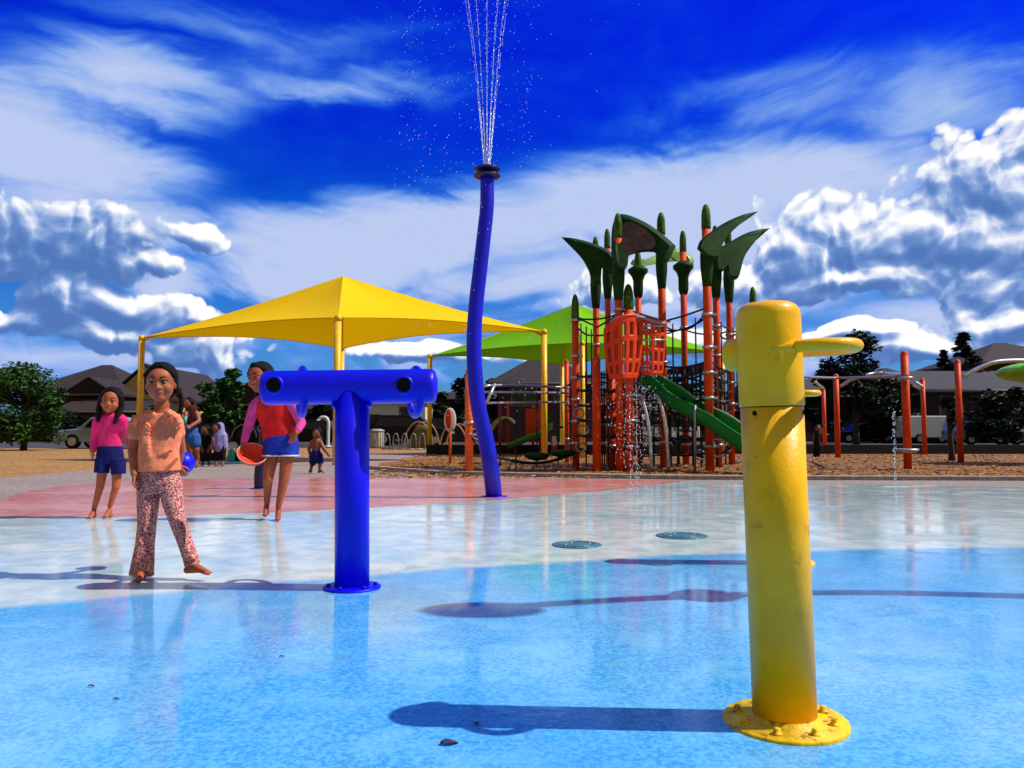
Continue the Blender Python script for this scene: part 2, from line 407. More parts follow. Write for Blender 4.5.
# wet painted pad
pm = bpy.data.materials.new('wet_painted_pad'); pm.use_nodes = True; MT['pad'] = pm
T = NT(pm.node_tree); p = T.t.nodes['Principled BSDF']
tcn = T.n('ShaderNodeTexCoord'); O = tcn.outputs['Object']; sp = T.n('ShaderNodeSeparateXYZ'); T.l(O, sp.inputs[0])
X, Yc = sp.outputs[0], sp.outputs[1]
wob = T.m('MULTIPLY', T.m('SUBTRACT', T.noise(O, 1.3, 4, .6), .5), .25)
Yw = T.m('ADD', Yc, wob)
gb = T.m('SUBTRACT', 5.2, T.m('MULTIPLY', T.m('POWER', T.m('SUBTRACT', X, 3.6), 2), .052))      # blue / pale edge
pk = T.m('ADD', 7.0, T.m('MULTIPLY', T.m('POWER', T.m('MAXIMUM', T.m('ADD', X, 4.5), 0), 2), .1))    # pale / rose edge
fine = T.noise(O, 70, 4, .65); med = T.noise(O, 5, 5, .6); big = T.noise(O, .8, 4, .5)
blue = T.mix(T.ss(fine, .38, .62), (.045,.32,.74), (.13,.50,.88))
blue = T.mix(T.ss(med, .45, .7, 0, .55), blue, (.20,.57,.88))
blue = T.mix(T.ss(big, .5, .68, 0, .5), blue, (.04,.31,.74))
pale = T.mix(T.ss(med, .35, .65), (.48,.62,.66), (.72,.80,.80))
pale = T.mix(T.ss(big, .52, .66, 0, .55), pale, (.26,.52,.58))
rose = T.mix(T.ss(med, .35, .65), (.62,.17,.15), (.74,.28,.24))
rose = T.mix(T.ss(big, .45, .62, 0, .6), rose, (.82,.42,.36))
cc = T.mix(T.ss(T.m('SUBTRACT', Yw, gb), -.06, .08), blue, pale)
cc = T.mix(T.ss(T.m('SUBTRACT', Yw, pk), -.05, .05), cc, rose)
st_ = T.noise(O, 2.2, 6, .75, 1.0)
cc = T.mix(T.ss(st_, .60, .64, 0, .30), cc, (.10,.30,.45))
sc_ = T.noise(O, 38, 2, .5)
cc = T.mix(T.ss(sc_, .70, .76, 0, .5), cc, (.06,.20,.40))
T.l(cc, p.inputs['Base Color'])
# water film: glossy where the film is thick, duller where the paint shows through
mpn = T.n('ShaderNodeMapping'); T.l(O, mpn.inputs[0]); mpn.inputs['Scale'].default_value = (1, 1.6, 1)
film = T.m('MULTIPLY', T.ss(T.noise(mpn.outputs[0], 1.1, 5, .6, .6), .30, .50), T.ss(T.m('SUBTRACT', Yw, pk), -.2, .3, 1.0, .35))
T.l(T.ss(T.m('SUBTRACT', Yw, pk), -.2, .3, .5, .22), p.inputs['Specular IOR Level'])
T.l(T.m('ADD', .20, T.m('MULTIPLY', film, -.18)), p.inputs['Roughness'])
p.inputs['IOR'].default_value = 1.5
b1 = T.n('ShaderNodeBump'); b1.inputs['Strength'].default_value = .10; b1.inputs['Distance'].default_value = .0035
T.l(T.noise(mpn.outputs[0], 26, 3, .5, .4), b1.inputs['Height'])
b2 = T.n('ShaderNodeBump'); b2.inputs['Distance'].default_value = .003
T.l(T.m('SUBTRACT', .45, T.m('MULTIPLY', film, .41)), b2.inputs['Strength'])
T.l(T.noise(O, 140, 3, .6), b2.inputs['Height']); T.l(b1.outputs[0], b2.inputs['Normal'])
T.l(b2.outputs[0], p.inputs['Normal'])

# ------------------------------------------------------------------ ground sheets
def sheet(name, poly, z, m_, **t):
    b = MB(); b.add([(x, y, z) for x, y in poly], [list(range(len(poly)))], 0, False)
    return b.build(name, m_, kind='structure', **t)
sheet('ground', [(-900,-60),(900,-60),(900,1500),(-900,1500)], -.012, 'dirt')
sheet('parking_lot', [(-80,38),(80,38),(80,58),(-80,58)], -.004, 'asphalt')
W2 = lambda pts: [tuple(gnd(*q)[:2]) for q in pts]
sheet('path', [(-14,-5)]+[(-14,9.5)]+W2([(-60,484),(0,478),(60,473),(150,465),(250,458)])+[(-2.2,31),(3.2,31),(3.2,27)]+W2([(470,452),(430,455),(400,459)])+[(-2.4,16)]+W2([(372,471),(470,476)])+[(4,12.9),(9,12.6),(16,12.2),(16,-5)], 0.0, 'walk')
padpts = [(-9,-4)]+[(-9.5,3)]+[(-7.6,6.8)]+W2([(0,500),(25,492),(60,486),(130,481),(200,479),(300,478)])+W2([(400,478),(560,479),(700,481),(860,484),(1024,488)])+[(11,9.8),(13,6),(13,-4)]
pb = MB(); 
pb.add([(x, y, .006) for x, y in padpts], [list(range(len(padpts)))], 0, False)
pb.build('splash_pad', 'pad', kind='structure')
mul = [(-3.3,19.5)]+W2([(375,468),(440,473),(520,475)])+[(3,12.95),(8,12.75),(15,12.3),(30,12.3),(30,27),(6,27)]+W2([(520,452),(470,455),(430,458),(385,463)])
sheet('mulch_bed', mul, .012, 'mulch')
# kerb round the play bed
kb = MB(); kp = [Vector((x, y, 0)) for x, y in W2([(372,469),(440,474.5),(520,476.5)])]+[Vector(q) for q in ((3,12.75,0),(8,12.5,0),(15,12.1,0),(30,12.1,0))]
for a, b in zip(kp[:-1], kp[1:]):
    d = (b-a); B = Matrix.Rotation(math.atan2(d.y, d.x), 3, 'Z'); kb.box((a+b)/2+Vector((0,0,.035)), (d.length+.02, .2, .07), B=B)
kb.build('kerb', 'kerb', kind='structure', bevel=.01)
kb = MB(); kb.box((14,27.2,.12), (34,.35,.42)); kb.build('far_kerb', 'rope', kind='structure')
# wood chips
rc = random.Random(3); cb_ = MB()
for i in range(15000):
    y = 12.9+13*rc.random()**1.6; x = rc.uniform(-2.5+ (y-13)*-.05, 22)
    c = Vector((x, y, .02+rc.random()*.015)); B = Matrix.Rotation(rc.uniform(0, 6.3), 3, 'Z') @ Matrix.Rotation(rc.uniform(-.8,.8), 3, 'X')
    l, w = rc.uniform(.018,.05), rc.uniform(.008,.02)
    cb_.add([c+B @ Vector(q) for q in ((-l,-w,0),(l,-w*.6,0),(l*.9,w,0),(-l*.8,w*.8,.004))], [[0,1,2,3]], 0, False)
cb_.build('wood_chips', 'chip', kind='stuff', label='loose tan wood chips covering the play bed', cat='wood chips')

# ------------------------------------------------------------------ yellow water cannon
def cannon(loc, label, rz=0, lean=0):
    t = thing('water_cannon', (0,0,0), label, 'water cannon', 'yellow water cannons on the pad')
    R = .083
    b = MB(); b.lathe([(R,.0),(R,.55),(R,.847)], n=48); b.build('post', 'yellow', t)
    b = MB(); b.lathe([(.160,.0),(.162,.004),(.162,.012),(.158,.016),(R+.004,.017),(R+.002,.03)], n=56); fl = b.build('base_flange', 'yellow_dull', t)
    for k in range(8):
        a = 2*PI*k/8+.3; c = Vector((.124*math.cos(a), .124*math.sin(a), .016))
        b = MB(); b.lathe([(.014,0),(.014,.004),(.010,.004),(.010,.013),(.006,.017)], c, 6+6*(k % 1)); b.build('bolt', 'yellow_dull', fl)
    b = MB(); b.lathe([(R+.0015,.850),(R+.003,.854),(R+.003,1.098),(R+.000,1.114),(R-.008,1.126),(R-.022,1.134),(R-.045,1.138),(.004,1.140)], n=48)
    hd = b.build('swivel_head', 'yellow', t)
    Bx = Matrix.Rotation(PI/2, 3, 'Y')
    # nozzle pointing away to the left
    B = Matrix.Rotation(math.radians(140), 3, 'Z') @ Bx
    b = MB(); b.lathe([(.046,.04),(.046,.114),(.042,.120),(.03,.120),(.028,.09)], (0,0,1.0), 28, B=B); b.build('nozzle', 'yellow', hd)
    # loop handle
    b = MB(); pts = []
    for k in range(29):
        a = -2.35+4.7*k/28; pts.append(Vector((.128+.089*math.cos(a)*1.05, .084*math.sin(a), 1.006)))
    pts = [Vector((.0,-.072,1.0))]+pts+[Vector((.0,.072,1.0))]
    pts = [Matrix.Rotation(math.radians(-17), 3, 'Z') @ (q*1.03 if 0 else q) for q in pts]
    b.tube(spline(pts, 3), .0175, 14); b.build('loop_handle', 'yellow', hd)
    for ang in (-.62, -2.45):
        d = Vector((math.cos(ang), math.sin(ang), 0)); B = d.to_track_quat('Z', 'Y').to_matrix()
        b = MB(); b.lathe([(.0065,0),(.0065,.003)], d*(R-.0005)+Vector((0,0,.832)), 12, B=B); b.build('set_screw', 'black', t)
    t.location = loc; t.rotation_euler = (0, lean, rz); return t
p1 = gnd(785, 724)
c1 = cannon(p1, 'big yellow water cannon standing nearest the camera on blue paint', 0, -math.radians(1.2))
p2 = gnd(786, 564)
c2 = copytree(c1); c2.location = p2; c2['label'] = 'farther yellow water cannon almost hidden behind the nearest yellow post'

# ------------------------------------------------------------------ blue T cannon
def tee():
    Y = gnd(352, 589).y; base = gnd(352, 589); k = Y/F
    t = thing('twin_water_cannon', base, 'blue T-shaped twin water cannon with ring handles, between the two girls', 'water cannon')
    t['label'] = 'blue T-shaped twin water cannon with dark nozzle holes at both arm ends'
    r = 17.0*k; zt = at(349, 388, Y).z
    top = Vector((base.x-.012, Y, zt))
    b = MB(); b.tube([base, base*.5+top*.5, top-Vector((0,0,.02))], r, 40)
    for sx2 in (-1, 1):   # weld fillets where post meets arm
        b.ell(top+Vector((sx2*r*.98, 0, -r*1.02)), (.018,.05,.018), 12)
    b.build('post', 'blue', t)
    b = MB(); b.lathe([(.142,0),(.142,.014),(.135,.018),(r,.02)], base, 48); fl = b.build('base_flange', 'blue', t)
    for q in range(6):
        a = q*PI/3+.2; b = MB(); b.lathe([(.011,0),(.011,.01),(.007,.014)], base+Vector((.115*math.cos(a), .115*math.sin(a), .018)), 6); b.build('bolt', 'blue', fl)
    xl = at(262, 388, Y).x; xr = at(437, 385, Y).x; ra = 17.2*k
    B = Matrix.Rotation(PI/2, 3, 'Y'); L = xr-xl
    prof = [(ra*.55,0),(ra*.86,.008),(ra*.97,.022),(ra,.04),(ra,L/2),(ra,L-.04),(ra*.97,L-.022),(ra*.86,L-.008),(ra*.55,L)]
    b = MB(); b.lathe(prof, (xl, Y, zt), 40, B=Matrix.Rotation(PI/2-.012, 3, 'Y')); arm = b.build('arm', 'blue', t)
    for px in (279, 406):
        c = at(px, 386, Y); c.y = Y
        Bf = Matrix.Rotation(PI/2, 3, 'X')
        b = MB(); b.torus((c.x, Y-ra*.93, c.z), 7.6*k, 7.6*k, .010, B=Bf); b.build('nozzle_rim', 'blue', arm)
        b = MB(); b.lathe([(7.0*k,0),(7.0*k,.012)], (c.x, Y-ra*.93, c.z), 28, B=Bf); b.build('nozzle_hole', 'black', arm)
    for px in (299, 414):
        c = at(px, 389, Y); B2 = Matrix.Rotation(math.radians(22), 3, 'Z') @ Matrix.Rotation(PI/2, 3, 'Y')
        b = MB(); b.torus((c.x, Y+.055, c.z-.012), .118, .118, .019, B=B2, n=40); b.build('ring_handle', 'blue', arm)
tee()

# ------------------------------------------------------------------ tall blue spray pole + water
YP = gnd(494, 498).y; KP = YP/F
def tall_pole():
    base = gnd(494, 497)
    t = thing('spray_pole', base, 'tall curving blue spray pole shooting water from its double disc top', 'spray pole')
    pts = [(494,499),(491,470),(486,440),(479,410),(475,375),(474,340),(476,305),(480,270),(484,235),(487,205),(487,176)]
    P = [at(x, y, YP) for x, y in pts]; P[0] = base
    S = spline(P, 5); n = len(S)
    b = MB(); b.tube(S, [(8.3-1.3*i/n)*KP for i in range(n)], 28); b.build('pole', 'blue2', t)
    top = P[-1]; 
    b = MB(); b.lathe([(.05,-.02),(.085,-.03),(.155,-.012),(.165,.0),(.15,.012),(.06,.03),(.05,.05)], top, 32); b.build('lower_disc', 'navy', t)
    b = MB(); b.lathe([(.05,.05),(.07,.05),(.155,.07),(.165,.082),(.14,.098),(.07,.115),(.03,.12)], top, 32); b.build('upper_disc', 'navy', t)
    b = MB(); b.lathe([(.16,0),(.16,.012),(.11,.014)], base, 32); b.build('base_flange', 'blue2', t)
    return top+Vector((0,0,.12))
TOP = tall_pole()
def drop(b, c, r, st=1.0):
    c = Vector(c); r3 = (r, r, r*st)
    vs_ = [c+Vector(q) for q in ((r,0,0),(0,r,0),(-r,0,0),(0,-r,0),(0,0,r*st),(0,0,-r*st))]
    b.add(vs_, [[0,1,4],[1,2,4],[2,3,4],[3,0,4],[1,0,5],[2,1,5],[3,2,5],[0,3,5]])
rw = random.Random(11)
b = MB()
for k in range(12):
    a = 2*PI*k/12; sx_ = .58*math.cos(a)-.02; sy_ = .30*math.sin(a)
    v0 = Vector((sx_*1.0, sy_*1.0, 7.2)); seg = []
    t_ = 0.0
    while t_ < .78:
        dt = rw.uniform(.002,.012)*(1+t_*2)
        pa = TOP+Vector((.035*math.cos(a), .035*math.sin(a), 0))+v0*t_+Vector((0,0,-4.9*t_*t_))
        pb_ = pa+(v0+Vector((0,0,-9.8*t_)))*dt*.8
        w = .0024+.002*rw.random()
        if t_ < .1: b.tube([pa, pa+(pb_-pa)*1.25], .0042, 4)
        elif rw.random() < .85: b.tube([pa, pb_], w*.6, 4)
        if t_ > .05 and rw.random() < .55: drop(b, pa+Vector((rw.gauss(0,.004+.05*t_), rw.gauss(0,.02), 0)), rw.uniform(.0018,.0045)*(1+.5*t_), 1.8)
        t_ += dt
b.build('water_jet', 'water', label='fan of thin water streams shooting up from the tall blue pole', cat='water jet')
b = MB()
for i in range(900):
    px = rw.gauss(475, 42) if rw.random() < .6 else rw.choice([rw.gauss(524,5), rw.gauss(410,14), rw.gauss(430,20)])
    py = rw.uniform(-60, 330) if rw.random() < .8 else rw.uniform(0, 420)
    Yd = YP+rw.uniform(-1.2, 1.2); drop(b, at(px, py, Yd), rw.uniform(.0025,.006), rw.uniform(1,1.8))
b.build('falling_droplets', 'water', kind='stuff', label='scattered water droplets falling round the tall blue pole', cat='water drops')
def ground_jet(px, py, ytop, n, w, label):
    base = gnd(px, py); b = MB(); H = at(px, ytop, base.y).z
    for i in range(n):
        t = rw.random(); z = H*(t**.75); x = base.x+rw.gauss(0, w*(.25+.9*z/H)); y = base.y+rw.gauss(0, w)
        drop(b, (x, y, z), rw.uniform(.0022,.0062), rw.uniform(1,2.8))
    for i in range(2):
        x = base.x+rw.uniform(-w,w)*.3; z = 0
        while z < H*.9:
            dz = rw.uniform(.03,.1); b.tube([(x,base.y,z),(x+rw.gauss(0,.004),base.y,z+dz*.5)], .0035, 4); z += dz
    b.build('ground_jet', 'water', kind='stuff', label=label, cat='water jet', group='water jets rising from the pad')
ground_jet(634, 492, 384, 480, .20, 'sparkling ground jet rising in front of the red climbing panel')
ground_jet(896, 500, 400, 60, .03, 'faint thin ground jet at right beyond the yellow cannons')

# tall pole just outside the frame whose shadow crosses the pad
base = Vector((3.30, 3.56, .006)); t = thing('spray_pole', base, 'tall blue spray pole past the right edge, casting the long disc-ended shadow', 'spray pole')
Z = lambda x, dy, z: Vector((3.30+x, 3.56+dy, z))
S = spline([Z(0,0,0), Z(.02,.08,1.0), Z(0,.12,2.0), Z(-.04,-.05,3.0), Z(-.05,-.3,3.9)], 8)
b = MB(); b.tube(S, [.07-.02*i/len(S) for i in range(len(S))], 18); b.build('pole', 'blue2', t)
b = MB(); b.ell(Z(-.05,-.33,3.9), (.27,.15,.05), 32); b.build('spray_disc', 'blue2', t)
b = MB(); b.ell(Z(-.03,.02,2.72), (.11,.15,.15)); b.build('collar', 'blue2', t)

# flush drain covers
for (px, py, r, lb) in ((577,546,.17,'dark round drain cover nearer the tall blue pole'),(682,537,.19,'teal round drain cover just left of the yellow cannon')):
    c = gnd(px, py); c.z = .0065
    tt = thing('drain_cover', c, lb, 'drain cover', 'round drain covers in the pad')
    MT.setdefault('drain', mat('drain_paint', (.05,.18,.25), .3, var=.25, vscale=20))
    b = MB(); b.lathe([(r,0),(r,.006),(r-.01,.008)], c, 40); b.build('plate', 'drain', tt)
    b = MB(); b.torus(c+Vector((0,0,.008)), r*.75, r*.75, .004, k=6); b.build('ring', 'drain', tt)
    for q in range(4): a = q*PI/2+.4; b = MB(); b.lathe([(.012,.007),(.012,.012)], c+Vector((r*.55*math.cos(a), r*.55*math.sin(a), 0)), 10); b.build('screw', 'steel', tt)
# dead leaves
MT['dead'] = mat('dead_leaf', (.05,.012,.015), .7, var=.4)
for i, (px, py, s, a, lb) in enumerate([(449,747,.022,.2,'dark curled dead leaf nearest the camera on blue paint'),(477,727,.010,1.2,'tiny dead leaf lying in the loop shadow'),(282,659,.009,.5,'tiny dead leaf left of the blue T post reflection'),(91,689,.010,.1,'small dead leaf at far left of the blue paint'),(116,702,.009,.2,'small dead leaf below the leftmost one'),(849,732,.006,2,'speck of leaf right of the yellow base')]):
    c = gnd(px, py); c.z = .009; b = MB(); B = Matrix.Rotation(a, 3, 'Z')
    def lf(u, v): 
        w = math.sin(PI*min(max(u,.02),.98))**.7*.5
        return c+B @ Vector(((u-.5)*2*s, (v-.5)*2*w*s, s*.22*abs(v-.5)*2+s*.15*math.sin(u*5)))
    b.grid(lf, 10, 6, .0006); b.build('fallen_leaf', 'dead', label=lb, cat='leaf', group='dead leaves on the wet pad')

# ------------------------------------------------------------------ shade canopies
def canopy(corners, peak, sag, mname, label, postr=.075, edge=.10):
    """corners: 4 world points in order round; each stands on its own post"""
    cen = sum((Vector((c.x, c.y, 0)) for c in corners), Vector())/4
    t = thing('shade_canopy', cen, label, 'shade canopy')
    b = MB()
    for i in range(4):
        A, Bp = corners[i], corners[(i+1) % 4]
        def fn(u, v, A=A, Bp=Bp):
            e = A.lerp(Bp, u); mid = 4*u*(1-u)
            ctr = Vector((peak.x, peak.y, e.z))
            e = e.lerp(ctr, sag*mid) + Vector((0,0,edge*mid))
            q = e.lerp(peak, v); q.z -= .16*math.sin(PI*v)*(.3+.7*mid)*1.2
            return q
        b.grid(fn, 20, 14, 0)
    cl = b.build('fabric', mname, t)
    b = MB()
    for i in range(4):
        A, Bp = corners[i], corners[(i+1) % 4]; pth = []
        for k in range(21):
            u = k/20; mid = 4*u*(1-u); e = A.lerp(Bp, u); e = e.lerp(Vector((peak.x, peak.y, e.z)), sag*mid)+Vector((0,0,edge*mid)); pth.append(e)
        b.tube(pth, .018, 6)
    b.build('hem', mname, t)
    for c in corners:
        b = MB(); top = c+Vector((0,0,.02)); b.tube([(c.x,c.y,0),(c.x,c.y,top.z-.1)], postr, 18); po = b.build('post', 'yel_post', t)
        b = MB(); b.lathe([(postr*1.05,-.1),(postr*1.05,0),(postr*.6,.05)], top, 16); b.build('cap', 'yel_post', po)
        b = MB(); d = (peak-c).normalized(); b.tube([c+Vector((0,0,-.12)), c+d*.35+Vector((0,0,-.06)), peak-d*.1-Vector((0,0,.14))], .032, 8); b.build('rafter', 'yel_post', t)
N = at(338,318,18.2); R = at(544,331,21.4); L = at(142,338,22.0)
zc = (N.z+R.z+L.z)/3
for q in (N, R, L): q.z = zc+(q.z-zc)*.8
Fr = R+L-N; Fr.z = zc
pk_ = at(343,276,21.6)
canopy([N, R, Fr, L], pk_, .10, 'canopy_y', 'large yellow pyramid shade sail on yellow posts', .085, .16)
N = at(582,343,23.0); R = at(722,352,25.8); L = at(430,356,27.8); Fr = R+L-N; Fr.z = N.z
canopy([N, R, Fr, L], at(575,304,26.6), .08, 'canopy_g', 'lime green pyramid shade sail behind the climbing tower', .085, .1)

# ------------------------------------------------------------------ climbing tower
ctr0 = Vector((at(655,470,16).x, 16.3, 0))
PS = thing('climbing_tower', ctr0, 'orange post climbing tower with dark green leaf roofs, nets and green slide', 'play structure')
def pbase(px, py): g_ = gnd(px, py); return g_
posts = {}
def post(key, px, pyb, pyt, r=.078, cap=True, m_='orange', clamps=(), par=None):
    par = par or PS; r = r*.93
    g_ = pbase(px, pyb); z = at(px, pyt, g_.y).z
    b = MB(); b.tube([(g_.x,g_.y,-.02),(g_.x,g_.y,z*.5),(g_.x,g_.y,z-(.42 if cap else .0))], r, 16); o = b.build('post', m_, par)
    if cap:
        b = MB(); b.lathe([(r*1.06,-.45),(r*1.12,-.40),(r*1.05,-.15),(r*.9,-.06),(r*.55,.03),(r*.12,.06)], (g_.x,g_.y,z), 14); b.build('cap', 'cap', o)
    else:
        b = MB(); b.lathe([(r*1.02,-.03),(r*.95,.02),(r*.5,.06),(.01,.07)], (g_.x,g_.y,z), 14); b.build('cap', m_, o)
    for zc_ in clamps:
        b = MB(); b.lathe([(r*1.2,-.028),(r*1.38,-.015),(r*1.38,.015),(r*1.2,.028)], (g_.x,g_.y,zc_), 14); b.box((g_.x+r*1.5,g_.y-.02,zc_), (.09,.05,.045)); b.build('clamp', 'steel', o)
    posts[key] = (g_, z); return o
cl = (.5,.95,1.45,1.95,2.45,3.1)
post('A',576,470,297,clamps=(.55,1.0,1.45,1.9,2.35,3.1)); post('a1',567,463,362,.06,False,clamps=(.6,1.5)); post('a2',597,472,360,.09,False)
post('B',597,466,239,clamps=(2.8,)); post('C',609,464,231); post('D',620,472,216,.085,clamps=(3.2,))
post('E',630,472,287,.10,clamps=(.5,1.0,1.5,3.0)); post('E2',612,471,360,.08,False,clamps=(.5,.9)); post('F',640,465,252)
post('G',664,468,215,.092,clamps=(.55,2.3,3.2)); post('H',686,466,233,.08,clamps=(.5,1.5,2.0,3.2))
post('I',710,472,207,.092,clamps=cl); post('J',719,468,228,.08,clamps=cl); post('K',732,465,225,.08,clamps=cl); post('L',756,464,289,.08,clamps=(.5,2.0))

def leafroof(outline, Y0, half, tipi, light=False, infill=None, bow=0.0):
    """moulded leaf roof: a vaulted shell as deep as the gap between its two posts, thinning to the tip.
    outline: points of the side profile; tipi: index of the tip point"""
    tip = outline[tipi]; far = max(math.hypot(p_[0]-tip[0], p_[1]-tip[1]) for p_ in outline)
    Pf = []; K = 6
    for s_ in range(K+1):
        q = -1+2*s_/K; row = []
        for p_ in outline:
            d = math.hypot(p_[0]-tip[0], p_[1]-tip[1])/far; h = half*(d**.7)+.02
            cx = sum(o_[0] for o_ in outline)/len(outline); cy = sum(o_[1] for o_ in outline)/len(outline)
            e = 1-.16*abs(q)**2.5
            row.append(at(cx+(p_[0]-cx)*e, cy+(p_[1]-cy)*e, Y0+q*h+bow*d*(1-q*q)))
        Pf.append(row)
    n = len(outline); b = MB(); vs_ = [v for r_ in Pf for v in r_]
    fs = [[s_*n+i, s_*n+(i+1) % n, (s_+1)*n+(i+1) % n, (s_+1)*n+i] for s_ in range(K) for i in range(n)]
    b.add(vs_, fs, 0, True); o0 = len(b.v)-len(vs_)
    b.f.append([i for i in range(n)][::-1]); b.mi.append(0); b.sm.append(False)
    b.f.append([K*n+i for i in range(n)]); b.mi.append(0); b.sm.append(False)
    o = b.build('leaf_roof', 'leaf_light' if light else 'leaf', PS)
    if infill:
        b = MB(); b.prism(infill, Y0-half-.06, Y0-half-.02, fn=lambda p_, z: at(p_[0], p_[1], z)); b.build('infill', 'mottle', o)
def sm(pts, k=4): return [(q.x, q.y) for q in spline([(x, y, 0) for x, y in pts], k)]
def pz(key, py): return at(512, py, posts[key][0].y).z
def collar(key, py, m_='leaf', h=.42):
    P = posts[key][0]; z = pz(key, py)
    b = MB(); b.lathe([(.085,-h-.15),(.10,-h),(.125,-h*.4),(.13,.0),(.12,.25),(.085,.32)], (P.x, P.y, z), 16); b.build('leaf_collar', m_, PS)
leafroof(sm([(561,237),(572,238),(586,241),(600,246),(612,253),(617,264),(613,275)])+sm([(606,275),(602,268),(600,284),(592,284),(589,272),(582,259),(572,248)])[1:], 16.6, .55, 0)
leafroof(sm([(611,248),(612,228),(616,217),(622,214),(634,217),(650,225),(666,237),(676,246)])+sm([(673,252),(668,262),(662,263),(658,254),(648,252),(634,254),(627,258),(625,270),(617,271),(612,262)])[1:], 15.4, .75, 7, infill=sm([(622,224),(631,222),(645,229),(655,240),(653,248),(640,250),(627,254),(622,244)]))
leafroof(sm([(697,249),(700,241),(709,233),(724,223),(742,215),(759,211)])+sm([(748,219),(738,226),(728,236),(722,246),(718,259),(706,258),(702,254)])[1:], 15.1, .55, 20 if False else 20)
leafroof(sm([(714,256),(718,249),(728,243),(744,234),(757,230),(770,228)])+sm([(758,238),(750,248),(744,258),(738,278),(729,278),(727,266),(722,272),(715,271)])[1:], 16.9, .55, 20)
leafroof(sm([(630,264),(634,259),(646,259),(662,252),(672,247),(682,251),(692,256),(694,263),(688,267),(680,262),(668,262),(650,265),(638,268)]), 18.9, .5, 16, light=True)
for k_, py_ in (('B',284),('D',272),('G',264),('I',259),('K',279),('C',276),('J',272)): collar(k_, py_)
for k_, py_ in (('F',272),('H',268)):
    g_ = posts[k_][0]; P = Vector((g_.x, g_.y, pz(k_, py_)))
    b = MB(); b.lathe([(.09,-.62),(.12,-.5),(.12,-.22),(.16,-.1),(.24,.0),(.24,.06),(.1,.16)], P, 14); b.build('leaf_collar', 'leaf', PS)

rp = MB()
def rope(a, b_, r=.018, sag=.0, n=6, m=rp):
    a = Vector(a); b_ = Vector(b_); m.tube([a.lerp(b_, i/n)-Vector((0,0,sag*4*(i/n)*(1-i/n))) for i in range(n+1)], r, 5)
def PZ(k, z): g_ = posts[k][0]; return Vector((g_.x, g_.y, z))
ring = ['A','B','E','G','I','J','K','L']
for a, b_ in zip(ring[:-1], ring[1:]):
    for z, sg in ((3.2,.02),(3.02,.12)): rope(PZ(a,z), PZ(b_,z+.04), .022, sg)
for a, b_ in (('A','E'),('F','H'),('H','I'),('C','F'),('G','H'),('H','K'),('F','G')):
    rope(PZ(a,3.15), PZ(b_,3.2), .02, .10)
for a, b_ in (('G','I'),('H','K'),('E','G'),('A','B'),('I','L'),('J','L'),('F','H')):
    for q in (.25,.5,.75): 
        c = PZ(a,0).lerp(PZ(b_,0), q); rope(c+Vector((0,0,3.1)), c+Vector((0,0,1.5)), .016)
rp.build('upper_ropes', 'rope', PS)
rp2 = MB()
for a, b_ in (('G','I'),('G','H'),('H','I'),('H','K'),('I','K'),('F','H'),('F','K'),('C','F'),('E','G')):
    for z in (.35,.65,1.0,1.25,1.5,1.75,2.0,2.2): rope(PZ(a,z+rw.uniform(-.06,.06)), PZ(b_,z+rw.uniform(-.05,.05)), .024, .07, 6, rp2)
    for q in (.15,.32,.5,.68,.85):
        c = PZ(a,0).lerp(PZ(b_,0), q); rope(c+Vector((0,0,2.1)), c+Vector((0,0,.05 if q in (.32,.68) else .8)), .018, 0, 4, rp2)
for a, b_ in (('A','a1'),('A','a2'),('a2','E2'),('E2','E'),('A','E'),('a2','D'),('B','F')):
    for z in (.45,.75,1.05,1.35,1.65,1.95): rope(PZ(a,z), PZ(b_,z+rw.uniform(-.05,.05)), .022, .05, 5, rp2)
    c = PZ(a,0).lerp(PZ(b_,0), .5); rope(c+Vector((0,0,2.0)), c+Vector((0,0,.1)), .016, 0, 4, rp2)
rp2.build('climbing_net', 'rope', PS)
# decks and treads
for (ks, z) in ((('F','H','K','I'),2.15),(('G','H','I'),1.75),(('H','K','J'),1.25)):
    cen = sum((PZ(k, z) for k in ks), Vector())/len(ks)
    pts = [cen.lerp(PZ(k, z), .86) for k in ks]
    b = MB(); b.prism([(q.x, q.y) for q in pts], z-.03, z+.03); b.build('platform', 'ropeblue', PS)
for i in range(7):
    a = PZ('G', .6+.22*i).lerp(PZ('I', .6+.22*i), .45+.08*math.sin(i*2)); b = MB(); b.lathe([(.02,-.05),(.14,-.03),(.15,.0),(.13,.02)], a, 14); b.build('tread', 'ropeblue', PS)
for i, (px, py) in enumerate(((609,398),(640,403),(600,425),(622,431),(575,405))):
    a = at(px, py, 15.8); b = MB(); b.tube([a, a+Vector((.7,.3,.02))], .02, 8); b.build('handrail', 'steel', PS)
# slide
def Q(px, py, Y): return at(px, py, Y)
sp_ = spline([Q(646,384,16.2), Q(664,396,15.9), Q(682,410,15.5), Q(700,420,15.2), Q(716,428,14.9), Q(738,444,14.5), Q(762,460,14.15), Q(790,467,13.9)], 6)
def slide_pt(u, v):
    i = u*(len(sp_)-1); k = int(min(i, len(sp_)-2)); c = sp_[k].lerp(sp_[k+1], i-k)
    d = (sp_[k+1]-sp_[k]).normalized(); sd_ = d.cross(Vector((0,0,1))).normalized(); up = sd_.cross(d).normalized()
    w = (v-.5)*2; x = .29*math.copysign(min(1, abs(w)*1.45), w); h = .26*max(0, (abs(w)-.55)/.45)**1.4
    return c+sd_*x+up*h
b = MB(); b.grid(slide_pt, 44, 16, .035); sl_ = b.build('slide', 'slide', PS)
MT['slide_edge'] = mat('pale_slide_edge', (.25,.42,.26), .4)
for v in (0, 1):
    b = MB(); b.tube([slide_pt(u/40, v)+Vector((0,0,.0)) for u in range(41)], .024, 8); b.build('slide_rim', 'slide' if v else 'slide_edge', sl_)
